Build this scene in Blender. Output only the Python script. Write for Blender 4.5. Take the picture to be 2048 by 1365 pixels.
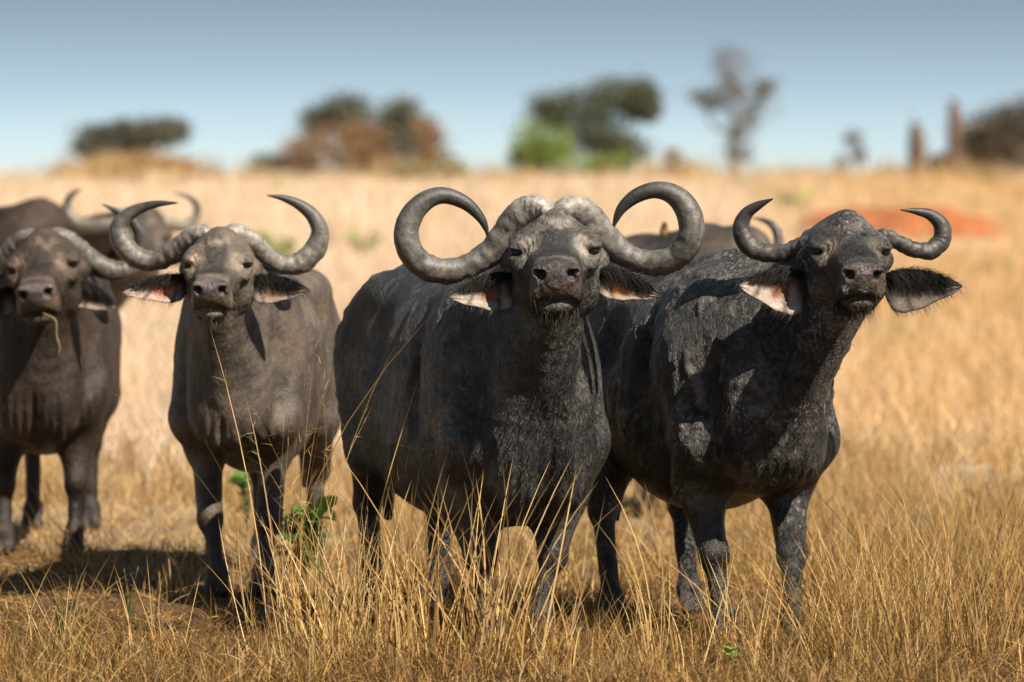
import bpy, math, random
import numpy as np
from mathutils import Vector, Matrix

for o in list(bpy.data.objects):
    bpy.data.objects.remove(o, do_unlink=True)
rng = np.random.default_rng(7)
random.seed(7)
SC = bpy.context.scene
COL = SC.collection

# ------------------------------------------------------------------ camera, sky, sun, exposure
CAM_H = 2.0            # eye height over the ground of a safari car
FPX = 10000.0          # focal length in photograph pixels (2048 wide)
HV = 290.0             # row of the level horizon
cam_d = bpy.data.cameras.new('camera')
cam_d.sensor_width = 36.0
cam_d.lens = 36.0 * FPX / 2048.0
cam_d.clip_start = 0.5
cam_d.clip_end = 20000.0
cam_d.dof.use_dof = True
cam_d.dof.focus_distance = 19.65
cam_d.dof.aperture_fstop = 2.45
cam_d.dof.aperture_blades = 0
cam = bpy.data.objects.new('camera', cam_d)
COL.objects.link(cam)
cam.location = (0, 0, CAM_H)
PITCH = math.atan((682.5 - HV) / FPX)
cam.rotation_euler = (math.radians(90) - PITCH, 0, 0)
SC.camera = cam

TO_SUN = Vector((0.48, -0.50, 0.73)).normalized()
sun_el = math.asin(TO_SUN.z)
sun_az = math.atan2(TO_SUN.x, TO_SUN.y)
world = bpy.data.worlds.new('World')
SC.world = world
world.use_nodes = True
wn = world.node_tree
wn.nodes.clear()
w_out = wn.nodes.new('ShaderNodeOutputWorld')
w_bg = wn.nodes.new('ShaderNodeBackground')
w_sky = wn.nodes.new('ShaderNodeTexSky')
w_sky.sky_type = 'NISHITA'
w_sky.sun_disc = False
w_sky.sun_elevation = sun_el
w_sky.sun_rotation = sun_az
w_sky.altitude = 1200.0
w_sky.air_density = 1.0
w_sky.dust_density = 0.4
w_sky.ozone_density = 2.2
# lens darkening towards the top is put into the sky: the sky's own gradient is run through faster near the ground
w_tc = wn.nodes.new('ShaderNodeTexCoord')
w_sep = wn.nodes.new('ShaderNodeSeparateXYZ')
w_com = wn.nodes.new('ShaderNodeCombineXYZ')
w_mr = wn.nodes.new('ShaderNodeMapRange')
w_mr.interpolation_type = 'SMOOTHSTEP'
w_mr.inputs['From Min'].default_value = -0.022
w_mr.inputs['From Max'].default_value = 0.075
w_mr.inputs['To Min'].default_value = 0.0
w_mr.inputs['To Max'].default_value = 0.52
w_add = wn.nodes.new('ShaderNodeMath'); w_add.operation = 'ADD'
w_hs = wn.nodes.new('ShaderNodeHueSaturation')
w_hs.inputs['Hue'].default_value = 0.472
w_hs.inputs['Saturation'].default_value = 0.62
wn.links.new(w_tc.outputs['Generated'], w_sep.inputs[0])
wn.links.new(w_sep.outputs['Z'], w_mr.inputs['Value'])
wn.links.new(w_sep.outputs['Z'], w_add.inputs[0])
wn.links.new(w_mr.outputs[0], w_add.inputs[1])
wn.links.new(w_sep.outputs['X'], w_com.inputs[0])
wn.links.new(w_sep.outputs['Y'], w_com.inputs[1])
wn.links.new(w_add.outputs[0], w_com.inputs[2])
wn.links.new(w_com.outputs[0], w_sky.inputs['Vector'])
wn.links.new(w_sky.outputs[0], w_hs.inputs['Color'])
wn.links.new(w_hs.outputs[0], w_bg.inputs['Color'])
w_bg.inputs['Strength'].default_value = 0.057
wn.links.new(w_bg.outputs[0], w_out.inputs['Surface'])

sun_d = bpy.data.lights.new('sun', 'SUN')
sun_d.energy = 4.6
sun_d.angle = math.radians(0.5)
sun_d.color = (1.0, 0.90, 0.76)
sun = bpy.data.objects.new('sun', sun_d)
COL.objects.link(sun)
sun.rotation_euler = TO_SUN.to_track_quat('Z', 'Y').to_euler()
sun.location = (30, -10, 40)

SC.view_settings.view_transform = 'Standard'
SC.view_settings.look = 'None'
SC.view_settings.exposure = 1.0
SC.view_settings.gamma = 1.0
SC.view_settings.use_curve_mapping = False
SC.render.engine = 'CYCLES'
SC.cycles.use_denoising = True
SC.cycles.max_bounces = 6
SC.cycles.transparent_max_bounces = 8
SC.cycles.use_adaptive_sampling = False

# ------------------------------------------------------------------ helpers
def P(u, v, Y):
    """the point that stands at depth Y behind photograph pixel u, v"""
    s = FPX / Y
    return np.array([(u - 1024.0) / s, Y, CAM_H - (v - HV) / s])

def hash3(ix, iy, iz, seed):
    h = (ix * 374761393 + iy * 668265263 + iz * 2147483647 + seed * 1274126177) & 0xFFFFFFFF
    h = ((h ^ (h >> 13)) * 1274126177) & 0xFFFFFFFF
    h = h ^ (h >> 16)
    return (h & 0xFFFF) / 65535.0

def vnoise(p, freq, seed=0):
    """value noise in -1..1 for points (N,3)"""
    q = np.asarray(p, dtype=np.float64) * freq
    i = np.floor(q).astype(np.int64)
    f = q - i
    f = f * f * (3 - 2 * f)
    out = np.zeros(len(q))
    for dx in (0, 1):
        for dy in (0, 1):
            for dz in (0, 1):
                w = (f[:, 0] if dx else 1 - f[:, 0]) * (f[:, 1] if dy else 1 - f[:, 1]) * (f[:, 2] if dz else 1 - f[:, 2])
                out += w * hash3(i[:, 0] + dx, i[:, 1] + dy, i[:, 2] + dz, seed)
    return out * 2 - 1

def fbm(p, freq, octaves=3, seed=0):
    a, s, t = 1.0, 0.0, 0.0
    for k in range(octaves):
        s = s + a * vnoise(p, freq, seed + k * 17)
        t += a; a *= 0.5; freq *= 2.03
    return s / t

def sstep(a, b, x):
    t = np.clip((x - a) / (b - a), 0, 1)
    return t * t * (3 - 2 * t)

def unit(v):
    v = np.asarray(v, dtype=float)
    return v / (np.linalg.norm(v, axis=-1, keepdims=True) + 1e-12)

def make_mesh(name, verts, quads=None, tris=None, col=None, smooth=True):
    verts = np.asarray(verts, dtype=np.float32)
    nq = 0 if quads is None else len(quads)
    nt = 0 if tris is None else len(tris)
    me = bpy.data.meshes.new(name)
    me.vertices.add(len(verts))
    me.vertices.foreach_set('co', verts.ravel())
    loops = []
    if nq: loops.append(np.asarray(quads, dtype=np.int32).ravel())
    if nt: loops.append(np.asarray(tris, dtype=np.int32).ravel())
    loops = np.concatenate(loops)
    me.loops.add(len(loops))
    me.loops.foreach_set('vertex_index', loops)
    starts = np.concatenate([np.arange(nq) * 4, nq * 4 + np.arange(nt) * 3]).astype(np.int32)
    tot = np.concatenate([np.full(nq, 4), np.full(nt, 3)]).astype(np.int32)
    me.polygons.add(nq + nt)
    me.polygons.foreach_set('loop_start', starts)
    me.polygons.foreach_set('loop_total', tot)
    me.polygons.foreach_set('use_smooth', np.full(nq + nt, smooth, dtype=bool))
    me.update(calc_edges=True)
    me.validate()
    if col is not None:
        at = me.color_attributes.new('col', 'FLOAT_COLOR', 'POINT')
        c = np.ones((len(verts), 4), dtype=np.float32)
        c[:, :col.shape[1]] = col
        at.data.foreach_set('color', c.ravel())
    return me

def add_obj(name, me, mat, parent=None, loc=None):
    o = bpy.data.objects.new(name, me)
    if name in ('coat', 'beard', 'chest_hair', 'ear_fringe', 'foliage', 'crown'):
        o['kind'] = 'stuff'
    COL.objects.link(o)
    if mat is not None:
        me.materials.append(mat)
    if parent is not None:
        o.parent = parent
    if loc is not None:
        o.location = loc
    return o

def tag(o, label=None, cat=None, group=None, kind=None):
    if label: o['label'] = label
    if cat: o['category'] = cat
    if group: o['group'] = group
    if kind: o['kind'] = kind
    return o

def empty(name, loc):
    o = bpy.data.objects.new(name, None)
    COL.objects.link(o)
    o.location = loc
    o.empty_display_size = 0.1
    return o

def catmull(pts, n):
    """dense Catmull-Rom through pts (N,D)"""
    p = np.asarray(pts, dtype=float)
    p = np.vstack([2 * p[0] - p[1], p, 2 * p[-1] - p[-2]])
    out = []
    m = len(p) - 3
    for i in range(m):
        a, b, c, d = p[i:i + 4]
        t = np.linspace(0, 1, n, endpoint=(i == m - 1))[:, None]
        out.append(0.5 * (2 * b + (c - a) * t + (2 * a - 5 * b + 4 * c - d) * t ** 2 + (3 * b - a - 3 * c + d) * t ** 3))
    return np.vstack(out)

def ribbons(base, dirs, bend, length, width, nseg, col, rs, taper=0.8, tipw=0.0):
    """curved tapering strips: returns verts, quads, tris, colours"""
    N = len(base)
    ts = np.linspace(0, 1, nseg + 1)
    side = unit(np.cross(dirs, rs.normal(size=(N, 3))))
    V = np.zeros((N, nseg * 2 + 1, 3))
    C = np.repeat(col[:, None, :], nseg * 2 + 1, axis=1)
    L = length[:, None]
    for k, t in enumerate(ts):
        c = base + L * (dirs * t + bend * t * t)
        if k == nseg:
            V[:, 2 * nseg] = c
        else:
            w = (width * ((1 - t) ** taper * (1 - tipw) + tipw))[:, None] * 0.5
            V[:, 2 * k] = c - side * w
            V[:, 2 * k + 1] = c + side * w
    stride = nseg * 2 + 1
    off = (np.arange(N) * stride)[:, None]
    quads = np.concatenate([off + np.array([[2 * k, 2 * k + 1, 2 * k + 3, 2 * k + 2]]) for k in range(nseg - 1)]) if nseg > 1 else None
    tris = off + np.array([[2 * nseg - 2, 2 * nseg - 1, 2 * nseg]])
    return V.reshape(-1, 3), quads, tris, C.reshape(-1, C.shape[-1])

def join_geo(parts):
    V, Q, T, C = [], [], [], []
    n = 0
    for v, q, t, c in parts:
        V.append(v); C.append(c)
        if q is not None and len(q): Q.append(q + n)
        if t is not None and len(t): T.append(t + n)
        n += len(v)
    return np.vstack(V), (np.vstack(Q) if Q else None), (np.vstack(T) if T else None), np.vstack(C)

def tube(path, rad, nr=8, close=True, flat=None, ref=(0, 1, 0)):
    """swept tube through path (N,3) with radii (N,) or (N,2)"""
    path = np.asarray(path, dtype=float)
    rad = np.asarray(rad, dtype=float)
    if rad.ndim == 1: rad = np.stack([rad, rad], 1)
    tan = unit(np.gradient(path, axis=0))
    r = np.asarray(ref, dtype=float)
    V = []
    ang = np.linspace(0, 2 * math.pi, nr, endpoint=False)
    for i in range(len(path)):
        b = unit(r - tan[i] * np.dot(r, tan[i]))
        a = np.cross(tan[i], b)
        V.append(path[i] + np.outer(np.cos(ang) * rad[i, 0], a) + np.outer(np.sin(ang) * rad[i, 1], b))
        r = b
    V = np.vstack(V)
    Q = []
    n = len(path)
    j = np.arange(nr); j2 = (j + 1) % nr
    for i in range(n - 1):
        Q.append(np.stack([i * nr + j, i * nr + j2, (i + 1) * nr + j2, (i + 1) * nr + j], 1))
    Q = np.vstack(Q)
    T = None
    if close:
        c0, c1 = len(V), len(V) + 1
        V = np.vstack([V, path[0], path[-1]])
        T = np.vstack([np.stack([np.full(nr, c0), j2, j], 1), np.stack([np.full(nr, c1), (n - 1) * nr + j, (n - 1) * nr + j2], 1)])
    return V, Q, T

# ------------------------------------------------------------------ materials
def new_mat(name):
    m = bpy.data.materials.new(name)
    m.use_nodes = True
    nt = m.node_tree
    b = nt.nodes['Principled BSDF']
    return m, nt, b

def nn(nt, t, **kw):
    n = nt.nodes.new(t)
    for k, v in kw.items():
        setattr(n, k, v)
    return n

def noise_node(nt, scale, detail=4, rough=0.6, coord='Object'):
    tc = nn(nt, 'ShaderNodeTexCoord')
    n = nn(nt, 'ShaderNodeTexNoise')
    n.inputs['Scale'].default_value = scale
    n.inputs['Detail'].default_value = detail
    n.inputs['Roughness'].default_value = rough
    nt.links.new(tc.outputs[coord], n.inputs['Vector'])
    return n

def ramp(nt, src, stops):
    r = nn(nt, 'ShaderNodeValToRGB')
    els = r.color_ramp.elements
    while len(els) < len(stops): els.new(0.5)
    for e, (p, c) in zip(els, stops):
        e.position = p
        e.color = (*c, 1) if len(c) == 3 else c
    nt.links.new(src, r.inputs['Fac'])
    return r

def mul_color(nt, a, b, fac=1.0):
    m = nn(nt, 'ShaderNodeMix', data_type='RGBA', blend_type='MULTIPLY')
    m.inputs['Factor'].default_value = fac
    nt.links.new(a, m.inputs['A']); nt.links.new(b, m.inputs['B'])
    return m.outputs['Result']

def hide_material(name, mud=0.0, dust=(0.20, 0.185, 0.17), dust_amt=0.5, rough=0.5, spec=.5, relief=1.0, speck=0.0):
    m, nt, b = new_mat(name)
    L = nt.links
    at = nn(nt, 'ShaderNodeAttribute', attribute_name='col')
    n1 = noise_node(nt, 5.0, 6, 0.65)
    n2 = noise_node(nt, 55.0, 5, 0.7)
    r1 = ramp(nt, n1.outputs['Fac'], [(0.30, (0.45, 0.45, 0.46)), (0.5, (1.0, .97, .93)), (0.70, (1.9, 1.72, 1.52))])
    r2 = ramp(nt, n2.outputs['Fac'], [(0.3, (0.65, 0.65, 0.65)), (0.7, (1.3, 1.3, 1.3))])
    c = mul_color(nt, at.outputs['Color'], r1.outputs['Color'])
    c = mul_color(nt, c, r2.outputs['Color'])
    # dried mud and dust in irregular patches
    n3 = noise_node(nt, 3.2, 8, 0.72)
    dm = ramp(nt, n3.outputs['Fac'], [(0.50, (0, 0, 0)), (0.66, (dust_amt,) * 3)])
    # the attribute's alpha keeps patches off nose and lips
    am = nn(nt, 'ShaderNodeMath', operation='MULTIPLY')
    L.new(dm.outputs['Color'], am.inputs[0]); L.new(at.outputs['Alpha'], am.inputs[1])
    mx = nn(nt, 'ShaderNodeMix', data_type='RGBA')
    mx.inputs['B'].default_value = (*dust, 1)
    L.new(am.outputs[0], mx.inputs['Factor']); L.new(c, mx.inputs['A'])
    n5 = noise_node(nt, 62.0, 4, 0.6)
    s5 = ramp(nt, n5.outputs['Fac'], [(0.53, (0, 0, 0)), (0.60, (speck,) * 3)])
    n6 = noise_node(nt, 2.3, 6, 0.65)
    s6 = ramp(nt, n6.outputs['Fac'], [(0.46, (0, 0, 0)), (0.60, (1, 1, 1))])
    s7 = nn(nt, 'ShaderNodeMath', operation='MULTIPLY'); L.new(s5.outputs['Color'], s7.inputs[0]); L.new(s6.outputs['Color'], s7.inputs[1])
    s8 = nn(nt, 'ShaderNodeMath', operation='MULTIPLY'); L.new(s7.outputs[0], s8.inputs[0]); L.new(at.outputs['Alpha'], s8.inputs[1])
    mz = nn(nt, 'ShaderNodeMix', data_type='RGBA'); mz.inputs['B'].default_value = (.27, .245, .215, 1)
    L.new(s8.outputs[0], mz.inputs['Factor']); L.new(mx.outputs['Result'], mz.inputs['A'])
    L.new(mz.outputs['Result'], b.inputs['Base Color'])
    # wet nose: alpha 0 is glossy
    rr = nn(nt, 'ShaderNodeMapRange')
    rr.inputs['To Min'].default_value = 0.24; rr.inputs['To Max'].default_value = rough
    L.new(at.outputs['Alpha'], rr.inputs['Value'])
    ra = nn(nt, 'ShaderNodeMath', operation='MULTIPLY_ADD')
    L.new(n2.outputs['Fac'], ra.inputs[0]); ra.inputs[1].default_value = 0.5
    rsub = nn(nt, 'ShaderNodeMath', operation='SUBTRACT'); L.new(rr.outputs[0], rsub.inputs[0]); rsub.inputs[1].default_value = 0.25
    L.new(rsub.outputs[0], ra.inputs[2])
    L.new(ra.outputs[0], b.inputs['Roughness'])
    b.inputs['Specular IOR Level'].default_value = spec
    # relief: short hair streaks, skin folds, mud crumbs
    tc = nn(nt, 'ShaderNodeTexCoord')
    mp = nn(nt, 'ShaderNodeMapping'); mp.inputs['Scale'].default_value = (1.0, 1.0, 0.35)
    L.new(tc.outputs['Object'], mp.inputs['Vector'])
    h1 = nn(nt, 'ShaderNodeTexNoise'); h1.inputs['Scale'].default_value = 130.0; h1.inputs['Detail'].default_value = 4.0
    L.new(mp.outputs[0], h1.inputs['Vector'])
    h2 = nn(nt, 'ShaderNodeTexNoise'); h2.inputs['Scale'].default_value = 26.0; h2.inputs['Detail'].default_value = 6.0; h2.inputs['Roughness'].default_value = 0.7
    L.new(mp.outputs[0], h2.inputs['Vector'])
    vo = nn(nt, 'ShaderNodeTexVoronoi'); vo.inputs['Scale'].default_value = 52.0
    vd = nn(nt, 'ShaderNodeMix', data_type='RGBA', blend_type='LINEAR_LIGHT'); vd.inputs['Factor'].default_value = 0.045
    L.new(mp.outputs[0], vd.inputs['A']); L.new(n2.outputs['Color'], vd.inputs['B'])
    L.new(vd.outputs['Result'], vo.inputs['Vector'])
    vr = ramp(nt, vo.outputs['Distance'], [(0.0, (1, 1, 1)), (0.5, (0, 0, 0))])
    n4 = noise_node(nt, 2.6, 5, 0.6)
    n4r = ramp(nt, n4.outputs['Fac'], [(0.46, (0, 0, 0)), (0.6, (1, 1, 1))])
    mm = nn(nt, 'ShaderNodeMath', operation='MULTIPLY'); L.new(vr.outputs['Color'], mm.inputs[0]); L.new(n4r.outputs['Color'], mm.inputs[1])
    b1 = nn(nt, 'ShaderNodeBump'); b1.inputs['Strength'].default_value = min(1, .7 * relief); b1.inputs['Distance'].default_value = 0.009
    L.new(h1.outputs['Fac'], b1.inputs['Height'])
    b2 = nn(nt, 'ShaderNodeBump'); b2.inputs['Strength'].default_value = min(1, .75 * relief); b2.inputs['Distance'].default_value = 0.026
    L.new(h2.outputs['Fac'], b2.inputs['Height']); L.new(b1.outputs[0], b2.inputs['Normal'])
    b3 = nn(nt, 'ShaderNodeBump'); b3.inputs['Strength'].default_value = mud; b3.inputs['Distance'].default_value = 0.02
    L.new(mm.outputs[0], b3.inputs['Height']); L.new(b2.outputs[0], b3.inputs['Normal'])
    L.new(b3.outputs[0], b.inputs['Normal'])
    return m

def attr_material(name, rough=0.7, spec=0.3, trans=0.0, var=0.25, vscale=30.0, bump=0.0, bscale=60.0, bdist=0.006):
    m, nt, b = new_mat(name)
    L = nt.links
    at = nn(nt, 'ShaderNodeAttribute', attribute_name='col')
    n1 = noise_node(nt, vscale, 5, 0.65)
    r1 = ramp(nt, n1.outputs['Fac'], [(0.3, (1 - var,) * 3), (0.7, (1 + var,) * 3)])
    c = mul_color(nt, at.outputs['Color'], r1.outputs['Color'])
    L.new(c, b.inputs['Base Color'])
    b.inputs['Roughness'].default_value = rough
    b.inputs['Specular IOR Level'].default_value = spec
    if bump > 0:
        n2 = noise_node(nt, bscale, 6, 0.7)
        bb = nn(nt, 'ShaderNodeBump'); bb.inputs['Strength'].default_value = bump; bb.inputs['Distance'].default_value = bdist
        L.new(n2.outputs['Fac'], bb.inputs['Height']); L.new(bb.outputs[0], b.inputs['Normal'])
    if trans > 0:
        tr = nn(nt, 'ShaderNodeBsdfTranslucent')
        L.new(c, tr.inputs['Color'])
        mx = nn(nt, 'ShaderNodeMixShader'); mx.inputs[0].default_value = trans
        out = nt.nodes['Material Output']
        L.new(b.outputs[0], mx.inputs[1]); L.new(tr.outputs[0], mx.inputs[2]); L.new(mx.outputs[0], out.inputs['Surface'])
    return m

M_horn = attr_material('horn_keratin', 0.40, 0.5, 0, 0.45, 44.0, 0.6, 95.0, 0.005)
M_ear = attr_material('ear_skin', 0.75, 0.2, 0.12, 0.3, 60.0, 0.5, 90.0, 0.004)
M_hair = attr_material('animal_hair', 0.6, 0.18, 0.0, 0.2, 20.0)
M_straw = attr_material('dry_grass_blade', 0.6, 0.25, 0.36, 0.18, 9.0)
M_leaf = attr_material('green_leaf', 0.5, 0.35, 0.25, 0.2, 12.0)
M_bark = attr_material('bark', 0.9, 0.1, 0.0, 0.35, 6.0, 0.6, 12.0, 0.03)
M_treeleaf = attr_material('tree_foliage', 0.7, 0.2, 0.2, 0.3, 1.5)
M_feather = attr_material('feather', 0.7, 0.2, 0.0, 0.2, 90.0)
m, nt, b = new_mat('eye'); b.inputs['Base Color'].default_value = (0.012, 0.008, 0.006, 1); b.inputs['Roughness'].default_value = 0.08
M_eye = m

def ground_material():
    m, nt, b = new_mat('dry_savanna_soil')
    L = nt.links
    n1 = noise_node(nt, 0.35, 6, 0.6)
    n2 = noise_node(nt, 9.0, 8, 0.75)
    r1 = ramp(nt, n1.outputs['Fac'], [(0.3, (0.085, 0.05, 0.024)), (0.55, (0.15, 0.09, 0.042)), (0.75, (0.12, 0.062, 0.028))])
    r2 = ramp(nt, n2.outputs['Fac'], [(0.3, (0.5, 0.45, 0.42)), (0.7, (1.25, 1.25, 1.2))])
    tcg = nn(nt, 'ShaderNodeTexCoord'); sp = nn(nt, 'ShaderNodeSeparateXYZ'); L.new(tcg.outputs['Object'], sp.inputs[0])
    mr = nn(nt, 'ShaderNodeMapRange'); mr.inputs['From Min'].default_value = 21.0; mr.inputs['From Max'].default_value = 34.0
    L.new(sp.outputs['Y'], mr.inputs['Value'])
    mg = nn(nt, 'ShaderNodeMix', data_type='RGBA'); mg.inputs['B'].default_value = (.62, .50, .36, 1)
    L.new(mr.outputs[0], mg.inputs['Factor']); L.new(r1.outputs['Color'], mg.inputs['A'])
    c = mul_color(nt, mg.outputs['Result'], r2.outputs['Color'])
    L.new(c, b.inputs['Base Color'])
    b.inputs['Roughness'].default_value = 0.95
    b.inputs['Specular IOR Level'].default_value = 0.1
    bb = nn(nt, 'ShaderNodeBump'); bb.inputs['Strength'].default_value = 0.8; bb.inputs['Distance'].default_value = 0.05
    L.new(n2.outputs['Fac'], bb.inputs['Height']); L.new(bb.outputs[0], b.inputs['Normal'])
    return m
M_ground = ground_material()

def earth_material():
    m, nt, b = new_mat('red_laterite_earth')
    L = nt.links
    n1 = noise_node(nt, 1.6, 8, 0.7)
    r1 = ramp(nt, n1.outputs['Fac'], [(0.3, (0.16, 0.052, 0.02)), (0.6, (0.36, 0.115, 0.036)), (0.8, (0.42, 0.17, 0.065))])
    L.new(r1.outputs['Color'], b.inputs['Base Color'])
    b.inputs['Roughness'].default_value = 0.95
    bb = nn(nt, 'ShaderNodeBump'); bb.inputs['Strength'].default_value = 0.8; bb.inputs['Distance'].default_value = 0.12
    L.new(n1.outputs['Fac'], bb.inputs['Height']); L.new(bb.outputs[0], b.inputs['Normal'])
    return m
M_earth = earth_material()

# ------------------------------------------------------------------ the ground
def ground_z(x, y):
    x = np.asarray(x, dtype=float); y = np.asarray(y, dtype=float)
    rise = 0.20 * sstep(30, 252, y)
    fall = -np.maximum(y - 262, 0) * 0.012
    mound = 1.05 * np.exp(-(((x + 18.6) / 2.6) ** 2 + ((y - 240) / 5.0) ** 2) ** 1.3)
    mound2 = 0.45 * np.exp(-(((x + 15.6) / 1.5) ** 2 + ((y - 238) / 4.0) ** 2))
    p = np.stack([np.broadcast_to(x, np.broadcast(x, y).shape).ravel(), np.broadcast_to(y, np.broadcast(x, y).shape).ravel(), np.zeros(np.broadcast(x, y).size)], 1)
    bump = (fbm(p, .11, 3, 91).reshape(np.broadcast(x, y).shape) * .26) * sstep(150, 235, y) * (1 - sstep(300, 500, y))
    out = rise + fall + mound + mound2 + bump
    return out

def build_ground():
    ys = np.concatenate([np.linspace(-60, 10, 12)[:-1], np.linspace(10, 32, 90)[:-1], np.geomspace(32, 280, 110)[:-1], np.geomspace(280, 9000, 30)])
    us = np.concatenate([np.linspace(-1, -0.12, 14)[:-1], np.linspace(-0.12, 0.12, 100), np.linspace(0.12, 1, 14)[1:]])
    Y, U = np.meshgrid(ys, us, indexing='ij')
    X = U * (np.abs(Y) * 1.15 + 14)
    Z = ground_z(X, Y)
    near = np.exp(-((Y - 21) / 30.0) ** 2)
    pts = np.stack([X, Y, Z * 0], -1).reshape(-1, 3)
    Z = Z + (fbm(pts, 2.3, 3, 5).reshape(Z.shape) * 0.02 - 0.015) * near
    V = np.stack([X, Y, Z], -1).reshape(-1, 3)
    n, mm = Y.shape
    i, j = np.meshgrid(np.arange(n - 1), np.arange(mm - 1), indexing='ij')
    a = (i * mm + j).ravel()
    Q = np.stack([a, a + 1, a + mm + 1, a + mm], 1)
    o = add_obj('ground', make_mesh('ground', V, Q), M_ground)
    tag(o, 'dry straw covered savanna ground rising to a low ridge', 'ground', kind='structure')
build_ground()

def build_bank():
    Y0 = 104.0
    c = P(1800, 480, Y0)
    gz = float(ground_z(c[0], Y0))
    nx, ny = 70, 34
    u = np.linspace(-1, 1, nx); w = np.linspace(-1, 1, ny)
    Uu, W = np.meshgrid(u, w, indexing='ij')
    X = Uu * 2.3; Yy = W * 1.3
    prof = np.clip(1 - np.abs(Uu) ** 3.2, 0, 1) * np.clip(1 - np.abs(W) ** 2.6, 0, 1)
    pts = np.stack([X, Yy, X * 0], -1).reshape(-1, 3)
    Zz = .80 * prof ** 0.55 * (0.8 + 0.35 * fbm(pts, 1.1, 4, 3).reshape(prof.shape)) - 0.06
    V = np.stack([X, Yy, Zz], -1).reshape(-1, 3)
    i, j = np.meshgrid(np.arange(nx - 1), np.arange(ny - 1), indexing='ij')
    a = (i * ny + j).ravel()
    o = add_obj('earth_mound', make_mesh('earth_mound', V, np.stack([a, a + ny, a + ny + 1, a + 1], 1)), M_earth, loc=(c[0], Y0, gz))
    tag(o, 'bare red earth mound on the pale slope behind the buffalo with wide black ears', 'earth mound')
build_bank()

# ------------------------------------------------------------------ signed distance modelling of the animals
class Field:
    def __init__(self):
        self.ops = []
    def add(self, fn, lo, hi, k=0.04, sub=False):
        self.ops.append((fn, np.asarray(lo, float), np.asarray(hi, float), k, sub))
    def ellipsoid(self, c, r, R=None, k=0.04, sub=False):
        c = np.asarray(c, float); r = np.asarray(r, float)
        R = np.eye(3) if R is None else np.asarray(R, float)     # rows: local axes
        def fn(X, Y, Z):
            dx, dy, dz = X - c[0], Y - c[1], Z - c[2]
            a = (dx * R[0, 0] + dy * R[0, 1] + dz * R[0, 2]) / r[0]
            b = (dx * R[1, 0] + dy * R[1, 1] + dz * R[1, 2]) / r[1]
            e = (dx * R[2, 0] + dy * R[2, 1] + dz * R[2, 2]) / r[2]
            k0 = np.sqrt(a * a + b * b + e * e) + 1e-6
            k1 = np.sqrt((a / r[0]) ** 2 + (b / r[1]) ** 2 + (e / r[2]) ** 2) + 1e-6
            return k0 * (k0 - 1) / k1
        ext = np.sqrt(((R * r[:, None]) ** 2).sum(0))
        self.add(fn, c - ext, c + ext, k, sub)
    def cone(self, a, b, ra, rb, k=0.04, sub=False):
        a = np.asarray(a, float); b = np.asarray(b, float)
        d = b - a; dd = float(d @ d) + 1e-9
        def fn(X, Y, Z):
            dx, dy, dz = X - a[0], Y - a[1], Z - a[2]
            t = np.clip((dx * d[0] + dy * d[1] + dz * d[2]) / dd, 0, 1)
            return np.sqrt((dx - t * d[0]) ** 2 + (dy - t * d[1]) ** 2 + (dz - t * d[2]) ** 2) - (ra + (rb - ra) * t)
        m = max(ra, rb)
        self.add(fn, np.minimum(a, b) - m, np.maximum(a, b) + m, k, sub)
    def loft(self, org, R, st, k=0.05, p=2.3):
        """stations (t, half width, top, bottom) along local axis 1; R rows are side, along, up"""
        st = np.asarray(st, float)
        den = catmull(st, 12)
        o = np.argsort(den[:, 0]); den = den[o]
        t0, t1 = st[0, 0], st[-1, 0]
        org = np.asarray(org, float); R = np.asarray(R, float)
        def fn(X, Y, Z):
            dx, dy, dz = X - org[0], Y - org[1], Z - org[2]
            a = dx * R[0, 0] + dy * R[0, 1] + dz * R[0, 2]
            t = dx * R[1, 0] + dy * R[1, 1] + dz * R[1, 2]
            b = dx * R[2, 0] + dy * R[2, 1] + dz * R[2, 2]
            w = np.maximum(np.interp(t, den[:, 0], den[:, 1]), 0.012)
            tp = np.interp(t, den[:, 0], den[:, 2]); bt = np.interp(t, den[:, 0], den[:, 3])
            zc = (tp + bt) / 2; hh = np.maximum((tp - bt) / 2, 0.012)
            r = ((np.abs(a) / w) ** p + (np.abs(b - zc) / hh) ** p) ** (1 / p)
            f = (r - 1) * np.minimum(w, hh)
            return np.maximum(f, np.maximum(t0 - t, t - t1))
        W = den[:, 1].max()
        cs = np.array([[x, t, z] for x in (-W, W) for t in (t0, t1) for z in (den[:, 3].min(), den[:, 2].max())])
        wpts = org + cs @ R
        self.add(fn, wpts.min(0), wpts.max(0), k)

def axis_grid(lo, hi, fine, hf, hc):
    """coordinates from lo to hi, step hf inside fine and hc outside"""
    a = max(lo, fine[0]); b = min(hi, fine[1])
    out = []
    if a > lo: out.append(np.linspace(lo, a, max(2, int((a - lo) / hc) + 1))[:-1])
    out.append(np.linspace(a, b, max(2, int((b - a) / hf) + 1)))
    if hi > b: out.append(np.linspace(b, hi, max(2, int((hi - b) / hc) + 1))[1:])
    return np.concatenate(out)

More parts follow.
